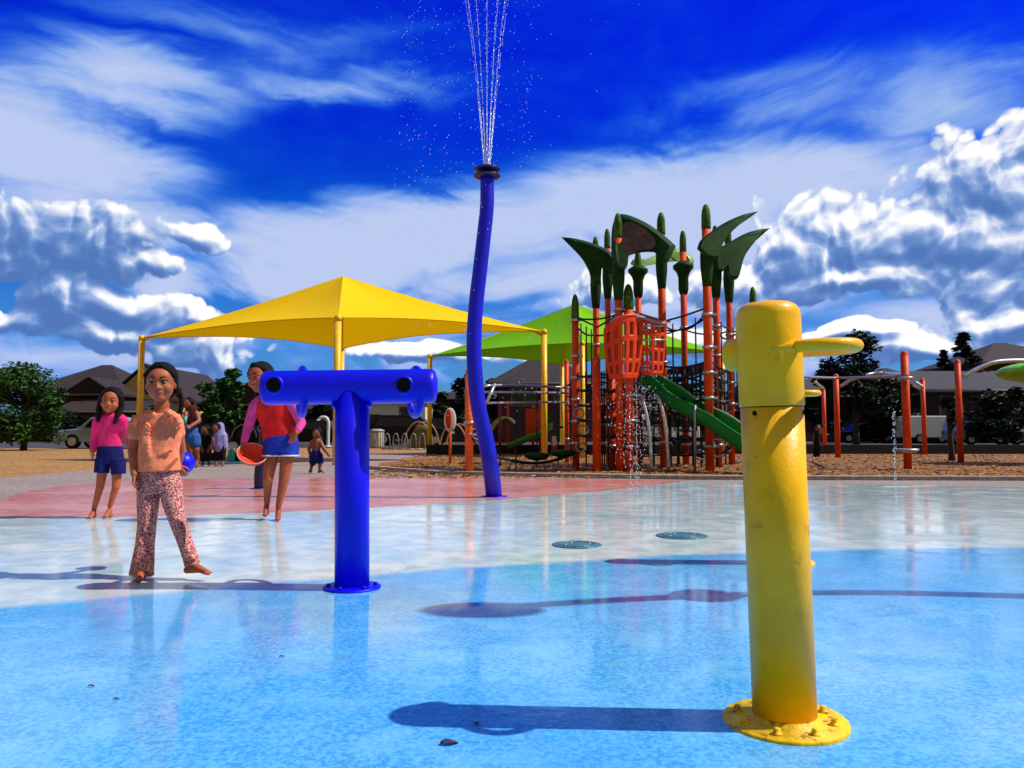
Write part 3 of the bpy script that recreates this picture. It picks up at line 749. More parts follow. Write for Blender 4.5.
# bent steel rails
for (x0, x1) in ((639,652), (656,669)):
    b = MB(); b.tube(spline([Q(x0,395,15.2), Q(x0+5,405,15.1), Q(x0+10,430,15), Q(x1,474,15)], 6), .036, 10); b.build('bent_rail', 'steel', PS)
b = MB(); b.tube([Q(695,405,14.9), Q(695,474,14.9)], .025, 8); b.build('slide_leg', 'greym', PS)
# red climbing panels with slots
def panel(pl, pr, top, bot, Y, slots, rows, bow, nm, flare=.0):
    x0, x1 = pl, pr
    def fn(u, v):
        tx = top(u); by = bot(u); py = by+(tx-by)*v
        wv_ = 1.06-.34*(1-v)**1.1+flare*math.sin(PI*v)*.08
        px = (x0+x1)/2+((x1-x0)*(u-.5))*wv_
        q = at(px, py, Y-bow*math.sin(PI*u)+.12*(u-.5)); return q
    def hole(u, v):
        su = (u*slots) % 1; r_i = [(a, b_) for a, b_ in rows if a < v < b_]
        return .06 < u < .94 and .30 < su < .7 and bool(r_i)
    b = MB(); b.grid(fn, slots*8, 40, .05, hole=hole); o = b.build('climbing_panel', 'red', PS)
    b = MB(); b.tube([fn(i/20, 1)+Vector((0,-.01,.01)) for i in range(21)], .035, 8); b.build('panel_rim', 'red', o)
    for uu in (0, 1): b = MB(); b.tube([fn(uu, i/20) for i in range(21)], .03, 8); b.build('panel_edge', 'red', o)
panel(606,641,lambda u: 330-14*math.sin(min(u*1.5,1)*PI/2),lambda u: 379,14.7,5,((.10,.24),(.32,.60),(.70,.90)),.25,'l',1)
panel(640,665,lambda u: 318+5*u,lambda u: 375,14.95,4,((.07,.18),(.24,.42),(.50,.72),(.80,.93)),.10,'r')
for i in range(2):
    b = MB(); b.tube([Q(642,340-14*i,14.8), Q(666,340-14*i,14.9)], .02, 8); b.build('panel_bar', 'steel', PS)
b = MB(); b.tube(spline([Q(610,322,14.65), Q(622,317,14.6), Q(640,317,14.6), Q(652,321,14.7), Q(666,324,14.9)], 5), .03, 8); b.build('top_rail', 'greym', PS)
# rings and hand hold loops near the rails
for (px, py) in ((581,447),(583,430),(579,413),(640,438),(655,430),(628,455),(700,455)):
    b = MB(); b.torus(at(px, py, 15.4), .10, .10, .018, B=Matrix.Rotation(1.2, 3, 'X'), n=16, k=6); b.build('grab_ring', 'greym', PS)

# left wing: overhead rails, stepping pods on ropes
b = MB()
o_ = post('M',469,475,372,.082,False,'orange2',clamps=(.95,))
r1 = [Q(484,386,14.6), Q(520,385,15.5), Q(569,388,16.5)]
b.tube(spline(r1, 5), .028, 8); b.build('overhead_rail', 'steel', PS)
b = MB(); b.tube([Q(480,392,15.2), Q(569,393,17)], .025, 8); b.build('overhead_rail', 'steel', PS)
b = MB(); b.tube([Q(486,403,14.5), Q(568,402,16.6)], .022, 8); b.build('overhead_rail', 'steel', PS)
b = MB(); b.tube([Q(495,384,14.7), Q(486,404,14.5)], .03, 8); b.build('overhead_rail', 'steel', PS)
b = MB(); b.tube(spline([Q(472,438,14), Q(485,452,14.5), Q(505,459,15), Q(530,463,15.3), Q(552,461,15.6), Q(575,453,16)], 5), .03, 8); b.build('swing_bridge', 'rope', PS)
for (px, py, pt) in ((516,464,392), (537,454,392), (558,452,392), (500,452,392)):
    b = MB(); b.tube([Q(px,pt,15.6), Q(px,py+14,15.6)], .016, 6); b.build('hanging_rope', 'rope', PS)
for (px, py) in ((537,455), (563,452)):
    b = MB(); b.lathe([(.03,-.12),(.2,-.08),(.26,-.02),(.24,.03),(.1,.05)], Q(px,py,15.6), 18); b.build('stepping_pod', 'leaf', PS)
for (px, py) in ((478,436),(481,441),(474,432)):
    b = MB(); b.torus(at(px, py, 14), .09, .06, .018, B=Matrix.Rotation(1.2, 3, 'X'), n=16, k=6); b.build('grab_ring', 'steel', PS)

# ------------------------------------------------------------------ overhead ladder on the right
OL = thing('overhead_ladder', gnd(900,465), 'orange post overhead ladder with silver arched rails, right of yellow cannon', 'play structure')
ol = {}
for key, px, pb_, pt, r in (('a',908,470,354,.085),('b',961,463,362,.08),('c',838,458,376,.085),('d',825,452,390,.08),('e',925,455,380,.08)):
    post(key+'_', px, pb_, pt, r, False, 'orange', clamps=(), par=OL)
def arcp(pts, r=.03, name='arched_rail', m_='steel', par=OL):
    b = MB(); b.tube(spline(pts, 7), r, 8); b.build(name, m_, par)
arcp([Q(963,377,18), Q(975,370,18), Q(992,363,18), Q(1008,361,18), Q(1040,361,18)], .055)
arcp([Q(841,386,23), Q(849,381,22.5), Q(856,378,22)], .05)
arcp([Q(866,375,20), Q(878,373,20), Q(888,374,19.5), Q(907,374,16)], .045)
arcp([Q(815,382,27), Q(823,388,28)], .045); arcp([Q(915,382,25), Q(923,387,25)], .045)
arcp([Q(790,376,17), Q(838,378,22), Q(907,376,15.8)], .035, 'overhead_rail', 'greym')
b = MB(); b.lathe([(.05,-.07),(.2,-.04),(.25,.0),(.22,.03)], Q(906,450,15.6), 20); b.build('step_pad', 'steel', OL)
b = MB(); b.torus(Q(906,378,15.7), .11, .11, .03, n=20, k=8); b.build('clamp', 'steel', OL)
b = MB(); b.ell(Q(1064,372,18.5), (1.5,1.2,.30), 28); b.build('canopy_pod', mat('lime_plastic', (.22,.60,.01), .4, var=.2, vscale=4), OL)

# ------------------------------------------------------------------ small play items behind the first bed
def sign(px, pyb, pyt):
    g_ = gnd(px, pyb); zt = at(px, pyt, g_.y).z; t = thing('paddle_sign', g_, 'red and white oval paddle sign on slim orange post', 'sign')
    b = MB(); b.tube([g_, (g_.x,g_.y,zt-.1)], .032, 12); b.build('post', 'orange2', t)
    c = Vector((g_.x, g_.y-.05, zt-.22)); b = MB(); b.ell(c, (.15,.03,.30), 20); b.build('paddle', mat('white_sign', (.75,.7,.7), .4), t)
    b = MB(); b.ell(c+Vector((-.03,-.012,.02)), (.085,.026,.25), 20); b.build('paddle_stripe', 'red', t)
sign(450, 464, 411)
def hoop(px, py, w, h, label, panel_=False):
    g_ = gnd(px, py); Y = g_.y; k = Y/F; t = thing('hoop_climber', g_, label, 'climber', 'arched climbers behind the mulch edge')
    for dx, dy in ((-.12,.0),(.12,.5)):
        pth = [Vector((g_.x+dx+w*k/2*math.cos(a), Y+dy, h*k*math.sin(a))) for a in [PI*i/20 for i in range(21)]]
        b = MB(); b.tube(pth, .035, 8); b.build('hoop', mat('tan_hoop', (.36,.17,.10), .4), t)
    if panel_:
        b = MB()
        b.grid(lambda u, v: Vector((g_.x+w*k/2*.9*math.cos(PI*u), Y+.25, h*k*.88*math.sin(PI*u)*v+.02)), 20, 5, .03); b.build('net_panel', mat('olive_net', (.10,.085,.02), .8, var=.4, vscale=30), t)
hoop(421, 449, 29, 27, 'arched climber with olive net panel, left of the paddle sign', True)
hoop(456, 449, 27, 25, 'bare double hoop climber behind the paddle sign')
# bike rack
t = thing('bike_rack', gnd(402,450), 'low dark bike rack loops beside the grey litter bin', 'bike rack')
g_ = gnd(402, 450)
for i in range(5):
    x = g_.x-.65+.33*i; pth = [Vector((x+.13*math.cos(a)+.05*i, g_.y+.6*math.sin(a*0), .72*math.sin(a)**.6 if 0 < a < PI else 0)) for a in [PI*k/14 for k in range(15)]]
    b = MB(); b.tube(pth, .025, 6); b.build('loop', 'greym', t)
b = MB(); b.tube([(g_.x-.9,g_.y,.05),(g_.x+.95,g_.y,.05)], .03, 6); b.build('rail', 'greym', t)
# litter bin
g_ = gnd(377, 448); t = thing('litter_bin', g_, 'pale grey ribbed litter bin beside parked dark cars', 'litter bin')
MT['palegrey'] = mat('pale_grey', (.34,.34,.36), .5); MT['white'] = mat('white_paint', (.62,.62,.66), .4, var=.06)
b = MB(); b.lathe([(.30,0),(.33,.1),(.33,.78),(.30,.8)], g_, 20); 
for q in range(16): a = q*PI/8; b.box(g_+Vector((.335*math.cos(a), .335*math.sin(a), .43)), (.03,.05,.66), rz=a)
b.build('body', 'palegrey', t); b = MB(); b.lathe([(.36,.8),(.36,.86),(.2,.93),(.18,.93)], g_, 20); b.build('lid', 'palegrey', t)
# white hooked shower post
g_ = gnd(328, 447); t = thing('shower_post', g_, 'white hooked shower post standing beyond the small boy', 'shower post')
b = MB(); b.tube(spline([g_, g_+Vector((0,0,.7)), g_+Vector((0,0,1.25)), g_+Vector((-.1,0,1.5)), g_+Vector((-.32,0,1.55)), g_+Vector((-.5,0,1.42))], 6), .085, 12); b.build('pipe', 'white', t)
b = MB(); b.lathe([(.11,-.04),(.13,.0),(.06,.05)], g_+Vector((-.52,0,1.40)), 14); b.build('shower_head', 'white', t)
b = MB(); b.lathe([(.2,0),(.2,.05),(.1,.08)], g_, 16); b.build('foot', 'white', t)
# toddler play unit
g_ = gnd(545, 455); Y = 27.0
t = thing('toddler_play_unit', Vector((at(530,450,Y).x, Y, 0)), 'low toddler play unit with red panel, lime hood and light green slide', 'play structure')
MT['limey'] = mat('lime_yellow_plastic', (.38,.44,.06), .4); MT['slg'] = mat('light_green_plastic', (.07,.28,.03), .35)
for px in (500, 533, 540, 508):
    a = at(px, 450, Y+(px % 3)*.4); b = MB(); b.tube([(a.x,a.y,0),(a.x,a.y,1.9)], .05, 10); b.build('post', 'orange', t)
def hood(u, v):
    c = at(497, 440, Y); return Vector((c.x-.38+.95*u+.12*v, c.y+.8*v-.4, .35+.95*math.sin(PI*(.12+.6*u))))
b = MB(); b.grid(hood, 12, 4, .04); b.build('hood', 'limey', t)
sp3 = spline([at(552,428,Y), at(540,436,Y-.2), at(528,441,Y-.4), at(516,446,Y-.5), at(508,449,Y-.6)], 5)
def sld(u, v):
    i = u*(len(sp3)-1); k = int(min(i, len(sp3)-2)); c = sp3[k].lerp(sp3[k+1], i-k); w = (v-.5)*2
    return c+Vector((0, w*.3, .2*abs(w)**3))
b = MB(); b.grid(sld, 24, 8, .04); b.build('slide', 'slg', t)
a = at(533, 420, Y); b = MB(); b.box((a.x,Y+.1,1.05), (.5,.06,1.1)); b.build('panel', 'red', t, bevel=.03)
a = at(545, 432, Y); b = MB(); b.box((a.x,Y+.6,.95), (1.3,.9,.08)); b.build('deck', 'ropeblue', t)
b = MB(); b.tube([at(492,443,Y), at(512,443,Y), at(516,455,Y)], .03, 8); b.build('rail', 'orange', t)

# ------------------------------------------------------------------ trees
def leafmat(name, c): return mat(name, c, .6, var=.55, vscale=1.1, spec=.25)
MT['tA'] = leafmat('bright_foliage', (.028,.10,.014)); MT['tB'] = leafmat('dark_foliage', (.006,.020,.007)); MT['tC'] = leafmat('olive_foliage', (.028,.052,.016))
MT['bark'] = mat('bark', (.035,.022,.018), .9, var=.3, bump=.5, bscale=20)
def tree(px, Y, pytop, wpx, label, m_='tB', base=None, n=3200, conifer=False, cluster=26, bottom=.25, seed=1, ls=.16, name='tree'):
    rt = random.Random(seed); k = Y/F; b0 = at(px, 432, Y); H = at(px, pytop, Y).z; w = wpx*k/2
    base_ = Vector((b0.x, Y, 0)); t = thing('pine_tree' if conifer else name, base_, label, 'tree', 'trees round the park')
    b = MB(); tr = H*.028+.04
    b.tube(spline([base_, base_+Vector((rt.uniform(-.1,.1),0,H*.35)), base_+Vector((rt.uniform(-.2,.2),0,H*.8))], 5), [tr*(1-.075*i) for i in range(11)], 8)
    blobs = []
    if conifer:
        for i in range(cluster*2):
            z = bottom+(1-bottom)*(i/(cluster*2)); r_ = w*(1-((z-bottom)/(1-bottom)))**.8; a = rt.uniform(0, 6.3)
            blobs.append((base_+Vector((math.cos(a)*r_*.75, math.sin(a)*r_*.75, z*H)), max(.13*w, r_*.36), .4))
    else:
        for i in range(cluster):
            z = rt.uniform(bottom+.1, .93); f = math.sin(PI*min(1, max(.05, (z-bottom+.12)/(1.08-bottom))))**.6
            a = rt.uniform(0, 6.3); rr = w*f*rt.uniform(.25,.85); r_ = w*rt.uniform(.16,.36)
            c = base_+Vector((math.cos(a)*rr, math.sin(a)*rr, z*H)); blobs.append((c, r_, .75))
            if i < 9: b.tube([base_+Vector((0,0,H*(.25+.35*rt.random()))), c], [tr*.4, tr*.1], 5)
    b.build('trunk', 'bark', t)
    lv = MB(); V = []; Fc = []
    for i in range(n):
        c, r_, fz = rt.choice(blobs)
        d = Vector((rt.gauss(0,1), rt.gauss(0,1), rt.gauss(0,1))).normalized()*r_*(rt.random()**.4)*1.1
        q = c+Vector((d.x, d.y, d.z*fz)); s = ls*rt.uniform(.6,1.4)*(Y/50)
        B = Matrix.Rotation(rt.uniform(0,6.3), 3, 'Z') @ Matrix.Rotation(rt.uniform(-1.3,1.3), 3, 'X')
        o = len(V); V += [q+B @ Vector(p_) for p_ in ((-s,-s*.45,0),(s*.2,-s*.6,s*.1),(s,0,0),(s*.1,s*.6,s*.1))]; Fc.append([o,o+1,o+2,o+3])
    lv.add(V, Fc, 0, False); lv.build('crown', m_, t)
tree(24, 33, 362, 84, 'full green tree at the far left edge, nearest the dirt', 'tA', n=9500, seed=2, cluster=48, bottom=.03, ls=.12)
tree(-10, 36, 368, 60, 'tree half cut off by the left picture edge', 'tA', n=6000, seed=3, bottom=.03, ls=.12)
tree(228, 56, 366, 44, 'round green tree rising between the two left houses', 'tA', n=3400, seed=4, bottom=.15)
tree(205, 52, 380, 34, 'lighter smaller tree just right of the tan gable house', 'tA', n=2400, seed=5, bottom=.12)
tree(322, 60, 384, 34, 'tree above the yellow block house behind the blue T arm', 'tB', n=2200, seed=6, bottom=.15)
tree(467, 56, 372, 40, 'dark tree behind the slim orange post', 'tB', n=3000, seed=8, bottom=.1)
tree(492, 62, 378, 30, 'dark tree touching the left of the purple house', 'tB', n=2200, seed=9, bottom=.1)
tree(438, 64, 392, 40, 'low dark tree beyond the dark parked cars', 'tB', n=2200, seed=10, bottom=.05)
tree(856, 48, 331, 84, 'tallest spreading tree right of the yellow cannon', 'tB', n=6200, seed=11, cluster=40, bottom=.2, ls=.15)
tree(824, 50, 368, 44, 'low side tree at left foot of the tallest tree', 'tB', n=2600, seed=12, bottom=.1)
tree(968, 60, 333, 66, 'pointed pine rising behind the arched silver rail', 'tB', n=3400, seed=13, conifer=True, bottom=.25)
tree(946, 60, 350, 30, 'slim pine left of the pointed pine', 'tB', n=1600, seed=14, conifer=True, bottom=.3)
tree(895, 54, 378, 60, 'broad low dark tree behind the right orange posts', 'tB', n=3600, seed=15, bottom=.05)
tree(1005, 46, 384, 80, 'broad dark shrubby tree at the right picture edge', 'tB', n=4200, seed=16, bottom=.03)
tree(775, 60, 388, 50, 'dark tree hidden mostly behind the yellow cannon', 'tB', n=2000, seed=17, bottom=.05)
tree(560, 66, 392, 60, 'dark tree behind the left net of the tower', 'tB', n=2400, seed=18, bottom=.05)
tree(620, 66, 398, 60, 'dark tree behind the red climbing panel', 'tB', n=2400, seed=19, bottom=.05)
tree(690, 60, 402, 60, 'dark tree behind the green slide', 'tB', n=2400, seed=20, bottom=.05)
tree(262, 60, 384, 34, 'dark tree over the brown roof left of the red rash guard', 'tB', n=2000, seed=21, bottom=.1)
for i, (px, lb) in enumerate(((152,'dark hedge bush in front of the tan gable'),(940,'dark bush beside the white van'),(60,'dark bush under the brown two storey eaves'))):
    tree(px, 60, 408, 60, lb, 'tB', n=2200, seed=30+i, bottom=.02, cluster=20, name='bush')

# ------------------------------------------------------------------ houses
MT['roofb'] = mat('brown_roof_tiles', (.024,.013,.013), .85, var=.3, vscale=2.5, bump=.6, bscale=12)
MT['roofg'] = mat('grey_roof_tiles', (.04,.038,.05), .85, var=.2, vscale=2, bump=.5, bscale=12)
MT['wallt'] = mat('tan_stucco', (.55,.34,.12), .9, var=.08); MT['wallbr'] = mat('brown_stucco', (.016,.009,.010), .9, var=.1)
MT['wallp'] = mat('mauve_stucco', (.05,.016,.038), .9, var=.1); MT['wallw'] = mat('white_stucco', (.62,.58,.55), .9, var=.06); MT['trim'] = mat('trim_paint', (.16,.13,.12), .6, var=.05)
MT['garage'] = mat('garage_door_paint', (.018,.014,.016), .6, var=.1)
def house(px0, px1, Y, pyw, pyr, dep, wall, roof, label, kind='hip', wins=(), garage=None, over=.5, door=None):
    x0 = at(px0, 432, Y).x; x1 = at(px1, 432, Y).x; zw = at(512, pyw, Y).z; zr = at(512, pyr, Y+dep/2 if kind != 'gabley' else Y).z
    t = thing('house', Vector(((x0+x1)/2, Y, 0)), label, 'house', 'houses round the park')
    b = MB(); b.box(((x0+x1)/2, Y+dep/2, zw/2), (x1-x0, dep, zw)); b.build('wall', wall, t)
    X0, X1, Y0, Y1 = x0-over, x1+over, Y-over, Y+dep+over; zc_ = zw+.02; xm = (X0+X1)/2; ym = (Y0+Y1)/2
    b = MB()
    e = [(X0,Y0,zc_),(X1,Y0,zc_),(X1,Y1,zc_),(X0,Y1,zc_)]; lo = [(x,y,z-.2) for x,y,z in e]
    if kind == 'hip':
        h = min((Y1-Y0)/2, (X1-X0)/2*.9); rg = [(X0+h, ym, zr), (X1-h, ym, zr)]
        fs = [[0,1,5,4],[1,2,5],[2,3,4,5],[3,0,4]]
    elif kind == 'gablex':
        rg = [(X0, ym, zr), (X1, ym, zr)]; fs = [[0,1,5,4],[2,3,4,5],[1,2,5],[3,0,4]]
    else:
        rg = [(xm, Y0, zr), (xm, Y1, zr)]; fs = [[0,4,5,3],[1,2,5,4],[0,1,4],[2,3,5]]
    vs_ = e+rg+lo; fs = fs+[[6,7,1,0],[7,8,2,1],[8,9,3,2],[9,6,0,3],[9,8,7,6]]
    b.add(vs_, fs, 0, False); rf = b.build('roof', roof, t)
    if kind == 'gabley':
        b = MB(); b.prism([(x0+.1, zw+.03),(x1-.1, zw+.03),(xm, zr-.28)], Y0+.2, Y0-.02, fn=lambda p_, z: Vector((p_[0], z, p_[1]))); b.build('gable', wall, t)
        for s_ in ((X0,xm),(X1,xm)): b = MB(); b.tube([(s_[0],Y0-.05,zc_-.05),(s_[1],Y0-.05,zr-.03)], .12, 4, sm=False); b.build('bargeboard', 'roofb', t)
    b = MB(); b.tube([(X0,Y0-.03,zc_-.1),(X1,Y0-.03,zc_-.1)], .08, 6); b.build('gutter', 'trim', rf)
    for (u, v, ww, hh) in wins:
        xx = x0+(x1-x0)*u; zz = zw*v
        b = MB(); b.box((xx, Y-.03, zz), (ww+.2, .08, hh+.2)); w_ = b.build('window', 'trim', t)
        b = MB(); b.box((xx-ww*.26, Y-.085, zz), (ww*.46, .04, hh)); b.box((xx+ww*.26, Y-.085, zz), (ww*.46, .04, hh)); b.build('pane', 'glass', w_)
    if garage:
        xx = x0+(x1-x0)*garage; b = MB(); b.box((xx, Y-.04, 1.15), (4.8,.1,2.3))
        for q in range(4): b.box((xx, Y-.10, .3+.55*q), (4.6,.04,.45))
        b.build('garage_door', 'garage', t)
    if door:
        xx = x0+(x1-x0)*door; b = MB(); b.box((xx, Y-.05, 1.05), (1.0,.1,2.1)); d_ = b.build('door', 'garage', t)
        b = MB(); b.ell((xx+.38, Y-.13, 1.0), (.05,.05,.05), 8); b.build('handle', 'steel', d_)
    return t
house(20, 122, 72, 393, 365, 12, 'wallbr', 'roofb', 'large brown two storey house with dark tiled roof behind the left tree', 'hip', ((.25,.75,1.2,1.2),(.7,.75,1.4,1.1)), .5)
house(70, 112, 69, 394, 377, 7, 'wallbr', 'roofb', 'brown gabled wing standing before the large brown house', 'gabley', ((.5,.72,1.3,1.1),), .5)
house(60, 150, 66, 411, 401, 5, 'wallbr', 'roofb', 'low dark garage wing with long eave behind the pale pickup', 'gablex', (), .4)
house(110, 182, 74, 400, 364, 14, 'wallt', 'roofb', 'tan house with steep brown gable right of the front girl', 'gabley', ((.35,.6,1.4,1.3),(.7,.6,1.2,1.2)))
house(206, 300, 66, 404, 382, 12, 'wallbr', 'roofb', 'low brown gabled house behind the girl in red', 'gabley', ((.5,.6,1.5,1.2),), .3)
house(296, 345, 62, 408, 400, 8, 'wallt', 'roofb', 'yellowish block house seen under the blue T arm', 'hip', ((.3,.6,1.2,1.2),(.65,.6,1.2,1.2)))
house(363, 425, 58, 400, 392, 9, 'wallw', 'roofg', 'white house with dark doorway behind the blue T', 'hip', ((.75,.6,1.4,1.4),), None, .3, .18)
house(498, 592, 60, 383, 355, 12, 'wallp', 'roofb', 'mauve two storey house with brown hip roof under the green sail', 'hip', ((.28,.80,1.9,1.6),(.7,.8,1.4,1.2)), .6, .8)
house(425, 500, 74, 398, 390, 10, 'wallbr', 'roofb', 'distant dark house between the blue T and curving pole', 'hip', ((.5,.6,1.2,1.1),))
house(600, 760, 66, 410, 392, 12, 'wallp', 'roofb', 'long low dark house behind the green slide', 'gablex', ((.3,.6,1.5,1.2),(.7,.6,1.5,1.2)), .5)
house(770, 930, 64, 396, 379, 10, 'wallbr', 'roofg', 'long grey roofed house behind the right orange posts', 'gablex', ((.3,.55,1.5,1.2),(.62,.55,1.5,1.2)), .8, .8)
house(925, 1060, 54, 390, 371, 10, 'wallbr', 'roofg', 'grey roofed house nearest the right picture edge', 'gablex', ((.2,.55,1.5,1.2),(.5,.55,1.5,1.2)), .75, .8)
house(985, 1100, 76, 362, 343, 12, 'wallbr', 'roofb', 'tall brown house whose roof shows at the right edge', 'hip', ((.3,.8,1.3,1.2),))
house(885, 935, 78, 384, 368, 10, 'wallbr', 'roofb', 'far dark house peak left of the slim pine', 'hip', ((.5,.7,1.3,1.2),))
# block wall closing the back of the parking lot
MT['block'] = mat('dark_block_wall', (.02,.016,.018), .9, var=.2, vscale=3, bump=.4, bscale=8)
b = MB(); b.box((0,61,.9), (150,.3,1.8)); b.box((0,61,1.83), (150,.4,.08)); b.build('garden_wall', 'block', label='long dark block wall running behind the parked cars', cat='wall')

# ------------------------------------------------------------------ vehicles
MT['carw'] = mat('white_car_paint', (.62,.66,.70), .25, var=.03, coat=.5); MT['cars'] = mat('silver_blue_car_paint', (.22,.34,.42), .3, metal=.3, var=.03, coat=.5)
MT['carb'] = mat('black_car_paint', (.004,.004,.006), .3, var=.1, spec=.2); MT['lamp'] = mat('headlight_glass', (.7,.7,.7), .1); MT['tl'] = mat('tail_light', (.4,.01,.01), .2)
def car(px, Y, L, H, Wd, m_, label, cat, kind='suv', flip=1, rz=0):
    """side view: flip=1 nose towards -X"""
    c = Vector((at(px, 432, Y).x, Y, 0)); nm = {'van': 'parked_van', 'pickup': 'parked_pickup'}.get(kind, 'parked_car')
    t = thing(nm, Vector((0,0,0)), label, cat, 'vehicles parked beyond the park')
    if kind == 'van': sil = [(-.5,.22),(-.5,.50),(-.40,.60),(-.28,.95),(-.22,1.0),(.48,1.0),(.5,.94),(.5,.22)]; win = [(-.36,.64),(-.27,.92),(-.16,.92),(-.16,.64)]
    elif kind == 'pickup': sil = [(-.5,.20),(-.5,.48),(-.47,.56),(-.26,.63),(-.14,.97),(-.08,1.0),(.08,1.0),(.13,.66),(.5,.66),(.5,.22)]; win = [(-.20,.66),(-.12,.92),(.06,.92),(.09,.66)]
    else: sil = [(-.5,.20),(-.5,.45),(-.46,.55),(-.24,.62),(-.12,.95),(-.05,1.0),(.34,1.0),(.44,.92),(.49,.60),(.5,.22)]; win = [(-.19,.64),(-.09,.92),(.36,.92),(.42,.64)]
    fn = lambda p_, y: Vector((p_[0]*L*flip, y, p_[1]*H))
    b = MB(); b.prism(sil, -Wd/2, Wd/2, fn=fn); bd = b.build('body', m_, t, bevel=.06)
    for s_ in (-1, 1):
        b = MB(); b.prism(win, s_*(Wd/2+.002), s_*(Wd/2+.018), fn=fn); b.build('side_window', 'glass', t)
        b = MB(); b.box((-.492*L*flip, s_*Wd*.36, .42*H), (.12,.30,.13)); b.build('headlight', 'lamp', t, bevel=.02)
        b = MB(); b.box((.496*L*flip, s_*Wd*.42, .5*H), (.06,.16,.25)); b.build('tail_light', 'tl', t, bevel=.02)
        for xx in (-.31, .31):
            cc_ = Vector((xx*L*flip, s_*(Wd/2-.1), .34)); B = Matrix.Rotation(PI/2, 3, 'X')
            b = MB(); b.lathe([(.2,-.13),(.33,-.12),(.35,-.08),(.35,.08),(.33,.12),(.2,.13)], cc_, 24, B=B); w_ = b.build('wheel', 'black', t)
            b = MB(); b.lathe([(.2,-.135),(.2,.135)], cc_, 20, B=B); b.lathe([(.05,-.15),(.05,.15)], cc_, 10, B=B); b.build('rim', 'steel', w_)
    a = Vector((win[0][0]*L*flip, 0, win[0][1]*H)); b_ = Vector((win[1][0]*L*flip, 0, win[1][1]*H))
    b = MB(); d = Vector((-.06*flip,0,.03)); b.add([a+d+Vector((0,-Wd*.42,0)), a+d+Vector((0,Wd*.42,0)), b_+d+Vector((0,Wd*.40,0)), b_+d+Vector((0,-Wd*.40,0))], [[0,1,2,3]], 0, False); b.build('windscreen', 'glass', t)
    t.location = c; t.rotation_euler = (0,0,rz); return t
car(114, 37, 4.8, 1.5, 1.8, 'cars', 'pale blue pickup parked behind the girl in pink', 'pickup', 'pickup', 1)
car(412, 45, 4.8, 1.75, 1.9, 'carb', 'black sport utility car behind the blue T right arm', 'car', 'suv', -1)
car(378, 50, 4.6, 1.6, 1.8, 'carb', 'black car parked left of the larger black one', 'car', 'suv', 1)
car(930, 52, 3.8, 1.85, 1.9, 'carw', 'white van parked behind the right orange posts', 'van', 'van', -1)
car(862, 56, 4.4, 1.4, 1.8, 'carb', 'dark low car parked under the tallest tree', 'car', 'suv', 1)
car(300, 46, 4.4, 1.5, 1.8, 'carb', 'dark car parked behind the small boy', 'car', 'suv', 1)
car(985, 48, 4.5, 1.45, 1.8, 'cars', 'grey car half lost in shade at the right edge', 'car', 'suv', -1)
car(655, 42, 4.5, 1.9, 1.9, 'carw', 'white sport utility car seen through the climbing tower net', 'car', 'suv', 1)
#PEOPLE
# ------------------------------------------------------------------ people
MT['peach'] = cloth_mat('peach_shirt', (.86,.25,.13)); MT['pink'] = cloth_mat('hot_pink_rash_guard', (.80,.025,.19))
MT['navyc'] = cloth_mat('navy_shorts', (.008,.010,.11)); MT['redc'] = cloth_mat('red_rash_guard', (.62,.015,.02)); MT['magenta'] = cloth_mat('magenta_sleeve', (.62,.06,.32))
MT['bluec'] = cloth_mat('blue_shorts', (.015,.035,.42)); MT['denim'] = cloth_mat('denim_shorts', (.03,.10,.38)); MT['blackc'] = cloth_mat('black_clothes', (.010,.008,.010))
MT['maroon'] = cloth_mat('maroon_top', (.06,.012,.012)); MT['lav'] = cloth_mat('lavender_towel', (.26,.24,.58)); MT['whitec'] = cloth_mat('white_piping', (.6,.6,.7))
lg = cloth_mat('floral_leggings', (.42,.13,.13)); MT['legg'] = lg
T = NT(lg.node_tree); p = T.t.nodes['Principled BSDF']; tcn = T.n('ShaderNodeTexCoord')
v = T.n('ShaderNodeTexVoronoi'); T.l(tcn.outputs['Object'], v.inputs[0]); v.inputs['Scale'].default_value = 95
v2 = T.noise(tcn.outputs['Object'], 90, 3, .6)
c_ = T.mix(T.ss(v2, .42, .58), (.26,.045,.08), (.62,.25,.22)); c_ = T.mix(T.ss(v.outputs['Distance'], .42, .22), c_, (.80,.52,.40)); T.l(c_, p.inputs['Base Color'])

def hand(m, Wp, d, n, side, size, curl=.5):
    """palm, four fingers of different lengths and a thumb; n = palm normal, side = towards the thumb"""
    d = d.normalized(); n = (n-d*n.dot(d)).normalized(); sd_ = d.cross(n).normalized()*side
    B = Matrix((sd_, n, d)).transposed(); m.ell(Wp+d*size*.28, (size*.23, size*.11, size*.31), 12, B=B)
    for i, ln in enumerate((.42,.47,.43,.33)):
        off = (1.5-i)*.115*size; a = Wp+d*size*.42+sd_*off; d1 = (d+n*curl*.5+sd_*(1.5-i)*.06).normalized(); d2 = (d+n*curl*1.6).normalized()
        b_ = a+d1*ln*size*.55; m.cap(a, b_, size*.062, size*.055, 8); m.cap(b_, b_+d2*ln*size*.5, size*.055, size*.042, 8)
    a = Wp+d*size*.16+sd_*size*.17; b_ = a+(d*.6+sd_*.75+n*.2).normalized()*size*.24; m.cap(a, b_, size*.075, size*.06, 8)
    m.cap(b_, b_+(d*.95+sd_*.2+n*.4).normalized()*size*.2, size*.058, size*.045, 8)
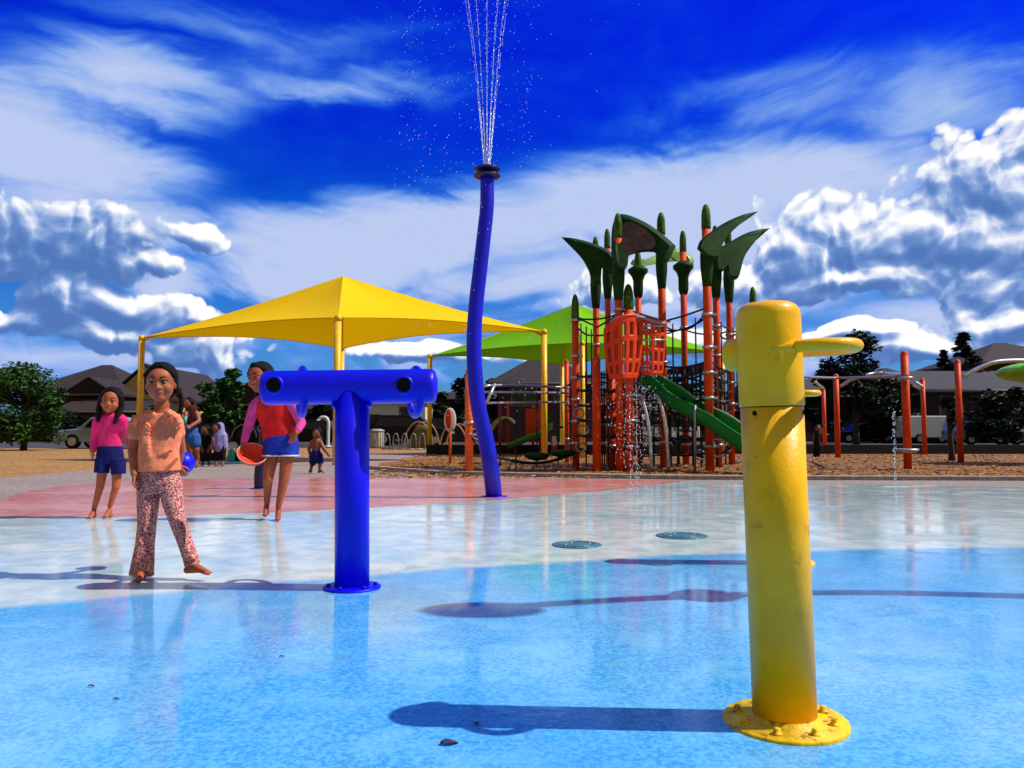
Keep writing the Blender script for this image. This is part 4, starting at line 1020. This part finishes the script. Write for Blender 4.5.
def foot(m, A, toe, r, k, lift=0.0):
    """foot from ankle A (world) to toe point, sole down"""
    toe = Vector((toe.x, toe.y, .007+r*.66+lift)); A = Vector((A.x, A.y, min(A.z, toe.z+r*2.2+lift)))
    m.cap(A, A.lerp(toe, .1)+Vector((0,0,-r*.5)), r*.95, r*.9, 10); heel = Vector((A.x, A.y, toe.z))-(toe-A)*.22
    heel.z = toe.z+r*.15
    m.cap(heel, A.lerp(toe, .55), r*.85, r*.85, 10); m.cap(A.lerp(toe, .3), toe, r*1.0, r*.62, 10)
    ax = (toe-A); ax.z = 0; ax = ax.normalized() if ax.length > 1e-4 else Vector((0,-1,0)); sd_ = ax.cross(Vector((0,0,1)))
    for i in range(5): m.cap(toe+sd_*(i-2)*r*.36-ax*r*.3, toe+sd_*(i-2)*r*.42+ax*r*(.5-.07*abs(i-1)), r*.27, r*.2, 8)
def head(px, py, Y, k, yaw=0.0, tilt=0.0, sz=1.0):
    """returns a placing function: (x right, y towards face, z up) in px units -> world"""
    c = at(px, py, Y); R_ = Matrix.Rotation(tilt, 3, 'Y') @ Matrix.Rotation(yaw, 3, 'Z')
    return lambda x, y, z: c+R_ @ Vector((x*k*sz, -y*k*sz, z*k*sz)), R_, k*sz
def head_mesh(m, hp):
    f, R_, k = hp
    m.ell(f(0,-2,4), (15.2*k,18.5*k,17.5*k), 24, B=R_)
    m.ell(f(0,3,-5), (13.2*k,13.6*k,15*k), 24, B=R_)                 # lower face
    m.ell(f(0,8,-15.5), (6.5*k,7*k,5.0*k), 16, B=R_)                  # chin
    for s_ in (-1, 1):
        m.ell(f(7.4*s_,9.2,-6.4), (5.8*k,5.8*k,5.6*k), 14, B=R_)      # cheeks
        m.ell(f(6.2*s_,14.2,3.4), (4.6*k,2.6*k,1.6*k), 12, B=R_)      # brow ridge
        m.ell(f(14.6*s_,-1,-2), (2.0*k,3.6*k,5.0*k), 12, B=R_)        # ears
    m.cap(f(0,14.4,.5), f(0,17.2,-5.6), 1.5*k, 2.1*k, 10)            # nose
    for s_ in (-1, 1): m.ell(f(2.4*s_,16.4,-6.2), (1.7*k,1.9*k,1.6*k), 10, B=R_)
    m.ell(f(0,15.0,-10.6), (4.6*k,2.2*k,1.25*k), 12, B=R_); m.ell(f(0,14.6,-12.6), (3.9*k,2.2*k,1.3*k), 12, B=R_)
def face_parts(t, hp, hair='hair'):
    f, R_, k = hp
    for s_ in (-1, 1):
        b = MB(); b.ell(f(6.1*s_,13.9,.2), (3.1*k,2.0*k,1.35*k), 14, B=R_); e = b.build('eye', 'eyew', t)
        b = MB(); b.ell(f(6.0*s_,15.5,.1), (1.6*k,.65*k,1.3*k), 12, B=R_); b.build('iris', 'eye', e)
        b = MB(); b.cap(f(2.7*s_,15.6,1.6), f(9.4*s_,13.6,1.4), .5*k, .4*k, 6); b.build('lashes', 'hair', e)
        b = MB(); b.cap(f(2.6*s_,16.4,5.0), f(6.5*s_,16.0,6.2), .6*k, .6*k, 6); b.cap(f(6.5*s_,16.0,6.2), f(10.2*s_,13.6,5.0), .6*k, .35*k, 6); b.build('eyebrow', 'hair', t)
def lipfn(hp, skin=0, lip=1):
    f, R_, k = hp; c = f(0,16,-11.6); Ri = R_.transposed()
    def g_(p_):
        q = Ri @ (p_-c); return lip if (abs(q.x) < 3.7*k and abs(q.z) < 1.7*k*(1-(abs(q.x)/(5*k))**2)+.3*k and q.y < 3.2*k) else skin
    return g_

def person(Y, label):
    k = Y/F
    t = thing('person', Vector((0, Y, 0)), label, 'person'); return t, k, (lambda px, py, dy=0.0: at(px, py, Y+dy))

# ---- front girl in peach top and patterned leggings
Y1 = 4.15; t, k, V = person(Y1, 'girl in peach ruffled top and speckled flared leggings, standing nearest the camera on wet pad')
hp = head(161, 383.5, Y1-.01, k*.90, yaw=math.radians(12), tilt=math.radians(-3))
m = MB(); head_mesh(m, hp)
m.limb([V(162,398,.02), V(162,412,.02), V(162,420,.03)], [7.2*k, 7.0*k, 10*k])
m.limb([V(162,424,.02), V(160,448,.02), V(159,476,.02)], [17*k, 15*k, 16*k], sq=.62)
sh_l, el_l, wr_l = V(139,423,.02), V(133,450,.00), V(134.5,474,-.06)
m.limb([V(150,421,.02), sh_l, el_l, wr_l], [8*k, 6.3*k, 5.0*k, 3.7*k])
hand(m, wr_l, Vector((.05,-.1,-1)), Vector((1,.3,0)), -1, .105, .5)
sh_r, el_r, wr_r = V(176,423,.04), V(181,448,.12), V(178,465,.19)
m.limb([V(172,421,.02), sh_r, el_r, wr_r], [8*k, 6.3*k, 4.9*k, 3.7*k]); hand(m, wr_r, Vector((.3,.2,-.8)), Vector((0,1,0)), 1, .10, .9)
m.limb([V(150,486,.02), V(147,527,.0), V(142,566,.0)], [9.5*k, 6.5*k, 4.6*k]); m.limb([V(168,486,.02), V(177.5,524,-.02), V(191,563,-.05)], [9.5*k, 6.2*k, 4.2*k])
foot(m, V(142,569,.02), V(139,576,-.16), 4.6*k, k)
foot(m, V(191,565,-.05), V(208,572,-.10), 4.2*k, k, .028)
bd = m.build('body', ['skin','lip'], t, vox=.0038, smooth=3, matfn=lipfn(hp))
face_parts(t, hp)
f, R_, hk = hp
m = MB(); m.ell(f(0,-5.5,7), (17.4*hk,18.0*hk,18.0*hk), 24, B=R_); m.ell(f(0,-10,-3), (16.5*hk,12*hk,16*hk), 20, B=R_)
for s_ in (-1, 1): m.cap(f(14.0*s_,1,8), f(15.2*s_,-4,-9), 3.6*hk, 3.0*hk, 10); m.cap(f(2*s_,8.6,19.5), f(14*s_,4.5,9), 4.2*hk, 3.6*hk, 10)
m.ell(f(0,-20,4), (8*hk,8*hk,9*hk), 14)
for i in range(9): m.ell(f(16.5+2.6*math.sin(i*.5),-8-.6*i,-7-4.2*i), (3.1*hk,3.0*hk,3.3*hk), 10)
m.build('hair', 'hair', t, vox=.005, smooth=2)
# top
m = MB()
ys = [(412,10,.03,.62),(416,19,.03,.58),(424,22,.02,.54),(436,20.5,.015,.60),(450,20.0,.01,.66),(462,20.8,.01,.74),(471,22.0,.01,.78)]
m.tube([V(161 if y < 440 else 158.5, y, dy) for y, r, dy, q in ys], [r*k for y, r, dy, q in ys], 36, sq=[q for *_, q in ys], squ=(0,1,0))
m.cap(V(149,420,.02), V(141,423,.02), 8.0*k, 8.2*k, 14); m.cap(V(140,423,.02), V(136,434,.01), 8.2*k, 8.0*k, 14)
m.cap(V(170,420,.02), V(176,423,.03), 8.0*k, 7.4*k, 14); m.cap(V(176,423,.03), V(179,433,.05), 7.2*k, 6.2*k, 14)
rg = random.Random(5)
for j in range(2):                                             # ruffles over the shoulders and a gathered hem knot
    for i in range(9):
        u = i/8
        for s_, x0, x1 in ((-1,151,134),(1,168,179)):
            m.ell(V(x0+(x1-x0)*u, 413.5+9*u*u+j*4, -.035+.02*j+.01*math.sin(i*2.4)), ((3.6+1.2*math.sin(i*2.2+1))*k, 3.2*k, (3.8+1.8*math.sin(i*2.2))*k), 8)
for i in range(13):
    u = i/12; m.cap(V(147-3*math.sin(u*5), 424+3.5*i, -.062-.004*math.sin(i*1.7)), V(150-2*math.sin(u*5), 427+3.5*i, -.064), 2.2*k, 1.5*k, 8)
for (xa,ya,xb,yb) in ((150,470,160,456),(160,456,172,450),(143,466,152,448),(166,470,178,458),(150,452,162,464)):
    m.cap(V(xa,ya,-.056), V(xb,yb,-.053), 2.3*k, 1.5*k, 8)
top_ = m.build('ruffled_top', 'peach', t, vox=.0045, smooth=2)
for s_, pa, pb2 in ((-1, V(150,413,.0), V(133.5,431,.01)), (1, V(169,413,.0), V(180,429,.03))):
    for j in range(2):
        def ruf(u, v, s_=s_, pa=pa, pb2=pb2, j=j):
            q = pa.lerp(pb2, u); out_ = Vector((s_*.55, -.55-.2*j, .45*(1-u))).normalized()
            q = q+Vector((s_*.012*math.sin(PI*u), -.030-.012*j, .012*math.sin(PI*u)-.018*j))
            return q+out_*(.006+.030*v*math.sin(PI*min(max(u,.04),.96))**.5)+Vector((0,0,1))*(.009*v*math.sin(u*22+j*2))-Vector((0,0,.012*v*v))
        b = MB(); b.grid(ruf, 40, 5, .003); b.build('ruffle', 'peach', top_)
# leggings
m = MB()
m.tube([V(158,466,.02), V(158,474,.02), V(159,484,.02), V(160,493,.02)], [18.5*k, 20.5*k, 21.5*k, 18*k], 32, sq=.72, squ=(0,1,0))
m.tube([V(149,484,.02), V(148,503,.0), V(147,524,-.01), V(145,545,0), V(143,562,0), V(141.5,575,0)], [11.4*k, 10.4*k, 8.8*k, 9.0*k, 10.6*k, 11.8*k], 24)
m.tube([V(170,484,.02), V(173,503,0), V(178,522,-.03), V(185,542,-.04), V(190,556,-.05), V(192.5,565,-.05)], [11.4*k, 10.0*k, 7.9*k, 7.0*k, 7.2*k, 7.4*k], 24)
for i in range(7): m.cap(V(140+i*2.2,540+3*i,-.055), V(136+i*2.6,570,-.07), 1.2*k, 1.8*k, 6); m.cap(V(176+i*1.5,520+4*i,-.075), V(186+i*1.4,560,-.09), 1.1*k, 1.4*k, 6)
m.build('leggings', 'legg', t, vox=.0045, smooth=1)
# blue ball held behind her
c_ = V(183,463,.26); tt = thing('play_ball', c_, 'round blue play ball held at the hip of the girl in peach', 'ball')
b = MB(); b.ell(c_, (11.5*k*1.05,)*3, 28); b.build('shell', 'blue', tt); b = MB(); b.lathe([(.008,0),(.008,.004)], c_+Vector((0,0,12.0*k)), 10); b.build('valve', 'black', tt)

# ---- girl in hot pink rash guard
Y2 = 7.0; t, k, V = person(Y2, 'girl in hot pink long sleeved rash guard and navy shorts, behind the front girl')
hp = head(111, 401, Y2-.02, k*.58, yaw=math.radians(14), tilt=math.radians(7))
m = MB(); head_mesh(m, hp)
m.limb([V(111,406,.02), V(111,414,.02), V(111,420,.02)], [4.6*k, 4.2*k, 6*k])
m.limb([V(111,424,.02), V(110,446,.02)], [8.5*k, 8*k], sq=.65)
wl = V(92,451,-.02); m.limb([V(100,421,.01), V(95,438,.02), wl], [3.8*k, 3.2*k, 2.4*k]); hand(m, wl, Vector((.05,-.1,-1)), Vector((1,.2,0)), -1, .105, .4)
wr = V(131,446,.10); m.limb([V(120,420,.01), V(128.5,435,.05), wr], [3.8*k, 3.2*k, 2.4*k]); hand(m, wr, Vector((.05,.0,-1)), Vector((-1,.2,0)), 1, .105, .4)
m.limb([V(103.5,464,.02), V(100,487,-.01), V(94,509,.03)], [5.6*k, 3.8*k, 2.4*k]); m.limb([V(117.5,464,.02), V(116,487,0), V(110,506,.02)], [5.6*k, 3.8*k, 2.4*k])
foot(m, V(94,511,.03), V(90,515.5,-.10), 2.6*k, k); foot(m, V(110,508,.02), V(105,514.2,-.06), 2.6*k, k)
m.build('body', ['skin','lip'], t, vox=.0055, smooth=2, matfn=lipfn(hp)); face_parts(t, hp)
f, R_, hk = hp
m = MB(); m.ell(f(0,-5,6.5), (18.5*hk,18.5*hk,19*hk), 20, B=R_); m.ell(f(0,-12,-8), (17*hk,11*hk,20*hk), 18, B=R_)
for s_ in (-1, 1): m.limb([f(14.5*s_,2,9), f(17*s_,-3,-8), f(15.5*s_,3,-24), f(13*s_,9,-36)], [4.5*hk, 5*hk, 5.5*hk, 3*hk], 10); m.cap(f(1*s_,8,20), f(14*s_,4.5,9), 4.6*hk, 4*hk, 10)
m.build('hair', 'hair', t, vox=.007, smooth=2)
m = MB(); m.tube([V(111,412,.02), V(111,416,.02), V(110.5,424,.02), V(110.5,437,.02), V(110,450,.02)], [6*k, 12*k, 12.6*k, 11.2*k, 12.0*k], 28, sq=.62, squ=(0,1,0))
m.limb([V(103,417,.02), V(98,421,.01), V(95,438,.02), V(93,450,-.01)], [5*k, 5.2*k, 4.2*k, 3.2*k]); m.limb([V(118,417,.02), V(123,421,.0), V(128.5,435,.05), V(130,444,.09)], [5*k, 5.2*k, 4.2*k, 3.2*k])
m.build('rash_guard', 'pink', t, vox=.007, smooth=2)
m = MB(); m.tube([V(110,446,.02), V(110,455,.02), V(110.5,463,.02)], [12.0*k, 13.4*k, 13.4*k], 28, sq=.66, squ=(0,1,0))
m.tube([V(103,459,.0), V(101.5,473,-.01)], [7.4*k, 7.0*k], 20); m.tube([V(118,459,0), V(118.5,474,0)], [7.4*k, 7.0*k], 20)
m.build('shorts', 'navyc', t, vox=.007, smooth=1)

# ---- girl in red rash guard with magenta sleeves, half behind the blue T
Y3 = 6.85; t, k, V = person(Y3, 'girl in red rash guard with magenta sleeves and blue shorts behind the blue T')
hp = head(260, 378, Y3-.08, k*.70, yaw=math.radians(-22), tilt=math.radians(-10))
m = MB(); head_mesh(m, hp)
m.limb([V(261,385,-.05), V(266,396,.0), V(270,402,.02)], [5.4*k, 5.0*k, 6*k])
m.limb([V(271,411,.02), V(277,440,.04)], [12*k, 11*k], sq=.65)
wl = V(243,444,-.02); m.limb([V(259,406,.01), V(249,424,.03), wl], [4.4*k, 3.8*k, 2.7*k]); hand(m, wl, Vector((-.1,-.05,-1)), Vector((1,.1,0)), -1, .125, .7)
wr = V(296,433,-.10); m.limb([V(291,407,.01), V(301,423,.02), wr], [4.4*k, 3.8*k, 2.7*k]); hand(m, wr, Vector((-.45,-.1,-.9)), Vector((0,1,0)), -1, .12, .3)
m.limb([V(273,450,.04), V(268,479,-.02), V(267,503,.05)], [7.4*k, 5.0*k, 3.0*k]); m.limb([V(288,450,.04), V(284,480,.0), V(278.5,507,.0)], [7.6*k, 5.2*k, 3.0*k])
foot(m, V(267,503,.05), V(265,513,-.07), 2.9*k, k, .03); foot(m, V(278.5,510,.0), V(277.5,517.5,-.14), 3.0*k, k)
m.build('body', ['skin2','lip'], t, vox=.0055, smooth=2, matfn=lipfn(hp)); face_parts(t, hp)
f, R_, hk = hp
m = MB(); m.ell(f(0,-5,7), (17.6*hk,18*hk,17.5*hk), 20, B=R_); m.ell(f(0,-13,-3), (15.5*hk,9*hk,16*hk), 18, B=R_); m.ell(f(2,-22,-6), (6*hk,6*hk,8*hk), 12)
for s_ in (-1, 1): m.cap(f(1*s_,9,18.5), f(14*s_,4,9), 4.2*hk, 3.6*hk, 10)
m.build('hair', 'hair', t, vox=.007, smooth=2)
m = MB(); m.tube([V(267,393,.01), V(269,399,.02), V(273,408,.02), V(277,424,.03), V(280,442,.04)], [7*k, 17*k, 18.5*k, 16*k, 16.5*k], 30, sq=.58, squ=(0,1,0))
m.build('rash_guard', 'redc', t, vox=.007, smooth=2)
for pts in ([V(260,401,.01), V(255,406,.0), V(249,424,.03), V(244.5,440,-.01)], [V(288,402,.01), V(294,407,.0), V(301,423,.02), V(298,430,-.07)]):
    m = MB(); m.limb(pts, [6*k, 6*k, 5.0*k, 3.7*k]); m.build('sleeve', 'magenta', t, vox=.007, smooth=2)
m = MB(); m.tube([V(280,436,.04), V(281,444,.04), V(281.5,451,.04)], [16.5*k, 17.8*k, 18.0*k], 28, sq=.64, squ=(0,1,0))
m.tube([V(273,447,.04), V(272,455,.03)], [9.6*k, 9.6*k], 20); m.tube([V(289,447,.04), V(289,456,.03)], [9.8*k, 9.8*k], 20)
sh_ = m.build('shorts', 'bluec', t, vox=.007, smooth=1)
for x_ in (272, 289): m = MB(); m.torus(V(x_,455.5,.03), 9.7*k, 9.7*k, .007, k=8); m.build('hem', 'whitec', sh_)
# red frisbee-like dish in her hand
c_ = V(252,455,-.05); B = Matrix.Rotation(math.radians(24), 3, 'Y') @ Matrix.Rotation(math.radians(38), 3, 'X')
MT['rimp'] = mat('pale_pink_rim', (.55,.28,.26), .5); tt = thing('play_dish', c_, 'shallow red dish with pale rim hanging from the hand of the girl in red', 'play dish')
b = MB(); b.lathe([(.02,-.055),(.085,-.05),(.115,-.02),(.130,.02),(.124,.02),(.106,-.015),(.075,-.04),(.02,-.045)], c_, 36, B=B); b.build('bowl', 'red', tt)
b = MB(); b.torus(c_+B @ Vector((0,0,.02)), .128, .128, .006, B=B, k=8); b.build('rim', 'rimp', tt)
# dark water post behind her
g_ = gnd(259, 489); tt = thing('water_post', g_, 'short dark leaning water post behind the girl in red', 'water post')
b = MB(); b.tube(spline([g_, g_+Vector((.0,0,.25)), g_+Vector((.05,0,.55)), g_+Vector((.06,0,.8))], 5), .066, 18); b.build('post', 'navy', tt)
b = MB(); b.lathe([(.13,0),(.13,.012),(.08,.018)], g_, 24); b.build('base_flange', 'navy', tt)
b = MB(); b.ell(g_+Vector((.06,0,.83)), (.1,.1,.07), 16); b.build('head', 'navy', tt)

# ---- people on the far concrete
def small(Y, label, headp, hr, neck, torso, arms, legs, top, bottom, skin='skin3', shoes=None, hat=None, vox=.012, extra=None):
    t, k, V = person(Y, label); m = MB()
    hc = V(*headp); 
    m.ell(hc, (hr*k*.8, hr*k*.92, hr*k), 16); m.ell(hc+Vector((-hr*k*.15,-hr*k*.4,-hr*k*.35)), (hr*k*.55,hr*k*.5,hr*k*.6), 12); m.ell(hc+Vector((-hr*k*.3,-hr*k*.85,-hr*k*.1)), (hr*k*.14,hr*k*.2,hr*k*.2), 8)
    m.cap(hc, V(*neck), hr*k*.45, hr*k*.5, 10)
    m.limb([V(*q[:3]) for q in torso], [q[3]*k for q in torso], sq=.7)
    for a_ in arms:
        m.limb([V(*q[:3]) for q in a_], [q[3]*k for q in a_]); e = V(*a_[-1][:3]); d_ = (e-V(*a_[-2][:3])).normalized(); hand(m, e, d_, Vector((.2,-1,.1)), 1, k*a_[-1][3]*4.2, .5)
    for l_ in legs:
        m.limb([V(*q[:3]) for q in l_[:-1]], [q[3]*k for q in l_[:-1]]); A = V(*l_[-2][:3]); tp = V(*l_[-1][:3]); foot(m, A, tp, l_[-2][3]*k, k)
    m.build('body', skin, t, vox=vox, smooth=1)
    m = MB(); m.ell(hc+Vector((hr*k*.1, hr*k*.22, hr*k*.25)), (hr*k*.95, hr*k*.98, hr*k*.95), 16); 
    if extra: extra(m, V, k)
    m.build('hair', 'hair', t, vox=vox, smooth=1)
    for nm, mt_, segs in (top, bottom):
        m = MB()
        for sg in segs: m.limb([V(*q[:3]) for q in sg], [q[3]*k for q in sg], sq=sg[0][4] if len(sg[0]) > 4 else None)
        m.build(nm, mt_, t, vox=vox, smooth=1)
    return t, k, V
t, k, V = small(17, 'person in maroon tank top and denim blue shorts, turned left with a teal cup', (188,403.5,0), 5.6, (190,410,.0),
    [(191,413,0,5.5),(191,430,0,5.5)], [[(196,413,0,3),(199,421,-.05,2.4),(191,426,-.3,1.9)],[(187,413,-.05,3),(184,421,-.15,2.2),(185,426,-.3,1.8)]],
    [[(188,438,0,4.6),(190,450,-.05,3.3),(191,462,.0,2.2),(189,466.5,-.2)],[(194,438,.05,4.6),(196,450,.0,3.3),(197,461,.1,2.2),(196,465.5,-.1)]],
    ('tank_top','maroon',[[(191,411,0,6.2,.7),(191,431,0,6.6)]]), ('shorts','denim',[[(191,430,0,7.0,.75),(191,438,0,7.8)],[(187.5,437,0,5.2),(187,442,0,5.2)],[(195,437,0,5.4),(195.5,443,0,5.4)]]), 'skin3')
c_ = V(185,421,-.34); tt = thing('cup', c_, 'teal cup held by the person in maroon tank top', 'cup')
MT['teal'] = mat('teal_plastic', (.03,.34,.32), .4); MT['tealm'] = cloth_mat('aqua_towel', (.20,.55,.58))
b = MB(); b.lathe([(.03,-.09),(.045,.1),(.04,.1),(.03,.0)], c_, 18); b.build('cup_wall', 'teal', tt); b = MB(); b.tube([c_+Vector((0,0,.05)), c_+Vector((.02,0,.2))], .006, 6); b.build('straw', 'whitec', tt)
small(17.6, 'child in black clothes standing beside the lavender towel', (205,430,0), 4.6, (205,436,0), [(205,438,0,4),(205,448,0,4)],
    [[(201,438,0,2.2),(200,444,-.1,1.8),(202,449,-.15,1.4)],[(209,438,0,2.2),(210,444,-.05,1.8),(209,449,-.1,1.4)]],
    [[(203,450,0,3.2),(203,456,0,2.4),(203,461,0,1.7),(202,464.5,-.15)],[(208,450,0,3.2),(208,456,0,2.4),(209,461,0,1.7),(209,464.5,-.15)]],
    ('shirt','blackc',[[(205,436.5,0,4.8,.75),(205,450,0,5.2)],[(201,438,0,2.8),(200,444,-.1,2.4)],[(209,438,0,2.8),(210,444,-.05,2.4)]]), ('trousers','blackc',[[(205,448,0,5.2,.8),(205,452,0,5.6)],[(203,451,0,3.6),(203,459,0,3)],[(208,451,0,3.6),(208,459,0,3)]]), 'skin3')
t, k, V = small(17.5, 'child wrapped in a lavender towel, back bent over the picnic spot', (216,428,-.1), 4.2, (218,432,0), [(219,434,0,4),(220,446,0,4)],
    [[(215,434,0,2.2),(213,440,-.1,1.8),(214,446,-.1,1.4)]],
    [[(217,447,0,3.2),(217,454,0,2.4),(217,460,0,1.7),(216,464,-.15)],[(223,447,0,3.2),(223,454,0,2.4),(223,460,0,1.7),(222,464,-.15)]],
    ('towel','lav',[[(220,426.5,.02,4.4,.8),(219.5,436,0,6.2),(219,446,0,6.9)],[(216,438,0,4.4),(214,447,-.03,3.4)],[(223,436,0,4.4),(225,447,0,3.2)]]), ('leggings','blackc',[[(217,446,0,3.9),(217,459,0,2.6)],[(223,446,0,3.9),(223,459,0,2.6)]]), 'skin3')
small(14.6, 'small bare chested boy in navy shorts running to the right on grey concrete', (317,433.5,0), 5.2, (316.5,440,0), [(316,442,0,4.6),(316,453,0,4.3)],
    [[(320.5,442,0,2.2),(324,449,-.05,1.8),(328,454,-.1,1.3)],[(312,442,0,2.2),(309,449,.05,1.8),(310,455,.0,1.3)]],
    [[(314,455,0,3.2),(312.5,463,0,2.3),(311,469,.05,1.5),(309.5,473,-.02)],[(319,455,0,3.2),(320.5,462,-.05,2.3),(319.5,469,-.05,1.5),(323,472,-.1)]],
    ('waistband','bluec',[[(316,452,0,4.6,.8),(316,453.5,0,4.7)]]), ('shorts','navyc',[[(316,453,0,5.0,.8),(316.5,457,0,5.6)],[(314,456,0,4.2),(313,462,0,3.9)],[(319,456,0,4.2),(320,461,-.03,3.9)]]), 'skin3')
small(14.2, 'person bending in dark clothes beyond the stroller, seated low', (236,438,.0), 4.0, (238,443,0), [(240,446,0,4),(243,452,0,4.4)],
    [[(237,446,0,2.2),(234,451,-.1,1.8),(232,456,-.15,1.4)]], [[(243,455,0,3.2),(236,457,-.15,2.4),(236,466,-.1,1.7),(233,470,-.2)],[(245,455,.1,3.2),(239,457,-.05,2.4),(240,466,0,1.7),(237,470,-.1)]],
    ('shirt','blackc',[[(239,444,0,4.8,.8),(243,454,0,5.4)]]), ('trousers','blackc',[[(243,454,0,4,.9),(236,457,-.15,3.2)],[(245,454,.1,4,.9),(239,457,-.05,3.2)],[(236,457,-.15,3),(236,464,-.1,2.4)],[(239,457,-.05,3),(240,464,0,2.4)]]), 'skin3') if False else None
# tiny distant figures
small(26.5, 'tiny child in white top on the far toddler unit', (554,434,0), 2.4, (554,437,0), [(554,439,0,2),(554,444,0,2)], [[(552,438,0,1.1),(551,442,0,.9),(552,446,0,.7)]],
    [[(553,446,0,1.6),(553,450,0,1.2),(553,453,0,.8),(552,454,-.1)],[(556,446,0,1.6),(556,450,0,1.2),(556,453,0,.8),(555,454,-.1)]],
    ('shirt','whitec',[[(554,438,0,2.5,.8),(554,445,0,2.6)]]), ('shorts','redc',[[(553,446,0,2.0),(553,449,0,1.7)],[(556,446,0,2.0),(556,449,0,1.7)]]), 'skin3', vox=.02)
small(21.5, 'person in black climbing at the right orange posts, left of the white van', (818,428,0), 3.4, (818,432,0), [(817,436,0,3),(817,444,0,3)], [[(819,434,0,1.8),(822,430,0,1.4),(824,425,0,1.0)],[(815,434,0,1.8),(814,440,0,1.4),(814,446,0,1.0)]],
    [[(816,446,0,2.5),(815,452,0,1.8),(814,457,0,1.2),(813,459.5,-.1)],[(819,446,0,2.5),(819,452,0,1.8),(817,457,0,1.2),(816,459.5,-.1)]],
    ('shirt','blackc',[[(817,434,0,3.6,.8),(817,446,0,3.8)]]), ('trousers','blackc',[[(816,446,0,3),(815,455,0,2)],[(819,446,0,3),(818,455,0,2)]]), 'skin3', vox=.016)
tree(951, 20.5, 391, 26, 'slim dark young tree between the two right orange posts', 'tB', n=1500, seed=41, bottom=.42, ls=.10)

# ---- picnic things
g_ = gnd(228, 463); 
def blk(u, v): return Vector((g_.x-.6+1.35*u, g_.y-.45+.95*v, .012+.02*noise.noise(Vector((u*4,v*4,1)))))
b = MB(); b.grid(blk, 20, 14, .008); b.build('towel', 'tealm', label='aqua towel spread on the concrete beside the children', cat='towel')
c_ = gnd(231, 463); tt = thing('water_bottle', c_, 'teal water bottle standing on the aqua towel', 'bottle')
b = MB(); b.lathe([(.07,.03),(.085,.06),(.085,.30),(.05,.36)], c_, 18); b.build('body', 'teal', tt); b = MB(); b.lathe([(.035,.36),(.035,.41),(.02,.42)], c_, 14); b.build('lid', 'whitec', tt)
for (px, py, w_, h_, lb) in ((211,461,.30,.22,'small black bag left of the teal bottle'),(240,462,.36,.28,'black bag right of the teal bottle')):
    c_ = gnd(px, py); tt = thing('bag', c_, lb, 'bag')
    b = MB(); b.tube([c_+Vector((0,0,.02)), c_+Vector((0,0,h_*.5)), c_+Vector((0,0,h_))], [w_*.5, w_*.48, w_*.3], 16, sq=.6, squ=(0,1,0)); b.build('body', 'blackc', tt)
    b = MB(); b.tube([c_+Vector((.09*math.cos(a), 0, h_+.09*math.sin(a))) for a in [PI*i/10 for i in range(11)]], .01, 6); b.build('handle', 'blackc', tt)
c_ = gnd(238, 461); c_.y += .7; tt = thing('stroller', c_, 'black hooded stroller with pale arched hoop behind the girl in red', 'stroller')
b = MB(); b.grid(lambda u, v: c_+Vector((.32*math.cos(PI*u), -.25+.5*v, .62+.33*math.sin(PI*u))), 16, 5, .02); b.build('hood', 'blackc', tt)
b = MB(); b.tube([c_+Vector((.34*math.cos(PI*i/16), -.27, .62+.36*math.sin(PI*i/16))) for i in range(17)], .014, 6); b.build('hoop', 'palegrey', tt)
b = MB(); b.prism([(-.3,.62),(.3,.62),(.24,.32),(-.12,.25)], -.22, .25, fn=lambda p_, z: c_+Vector((p_[0], z, p_[1]))); b.build('seat', 'blackc', tt)
for (x_, y_) in ((-.32,-.27),(.32,-.27),(-.32,.27),(.32,.27)):
    b = MB(); b.torus(c_+Vector((x_,y_,.13)), .11, .11, .022, B=Matrix.Rotation(PI/2, 3, 'X'), n=20, k=8); b.build('wheel', 'black', tt)
    b = MB(); b.tube([c_+Vector((x_,y_,.13)), c_+Vector((x_*.5,y_*.9,.45))], .014, 6); b.build('frame_tube', 'greym', tt)
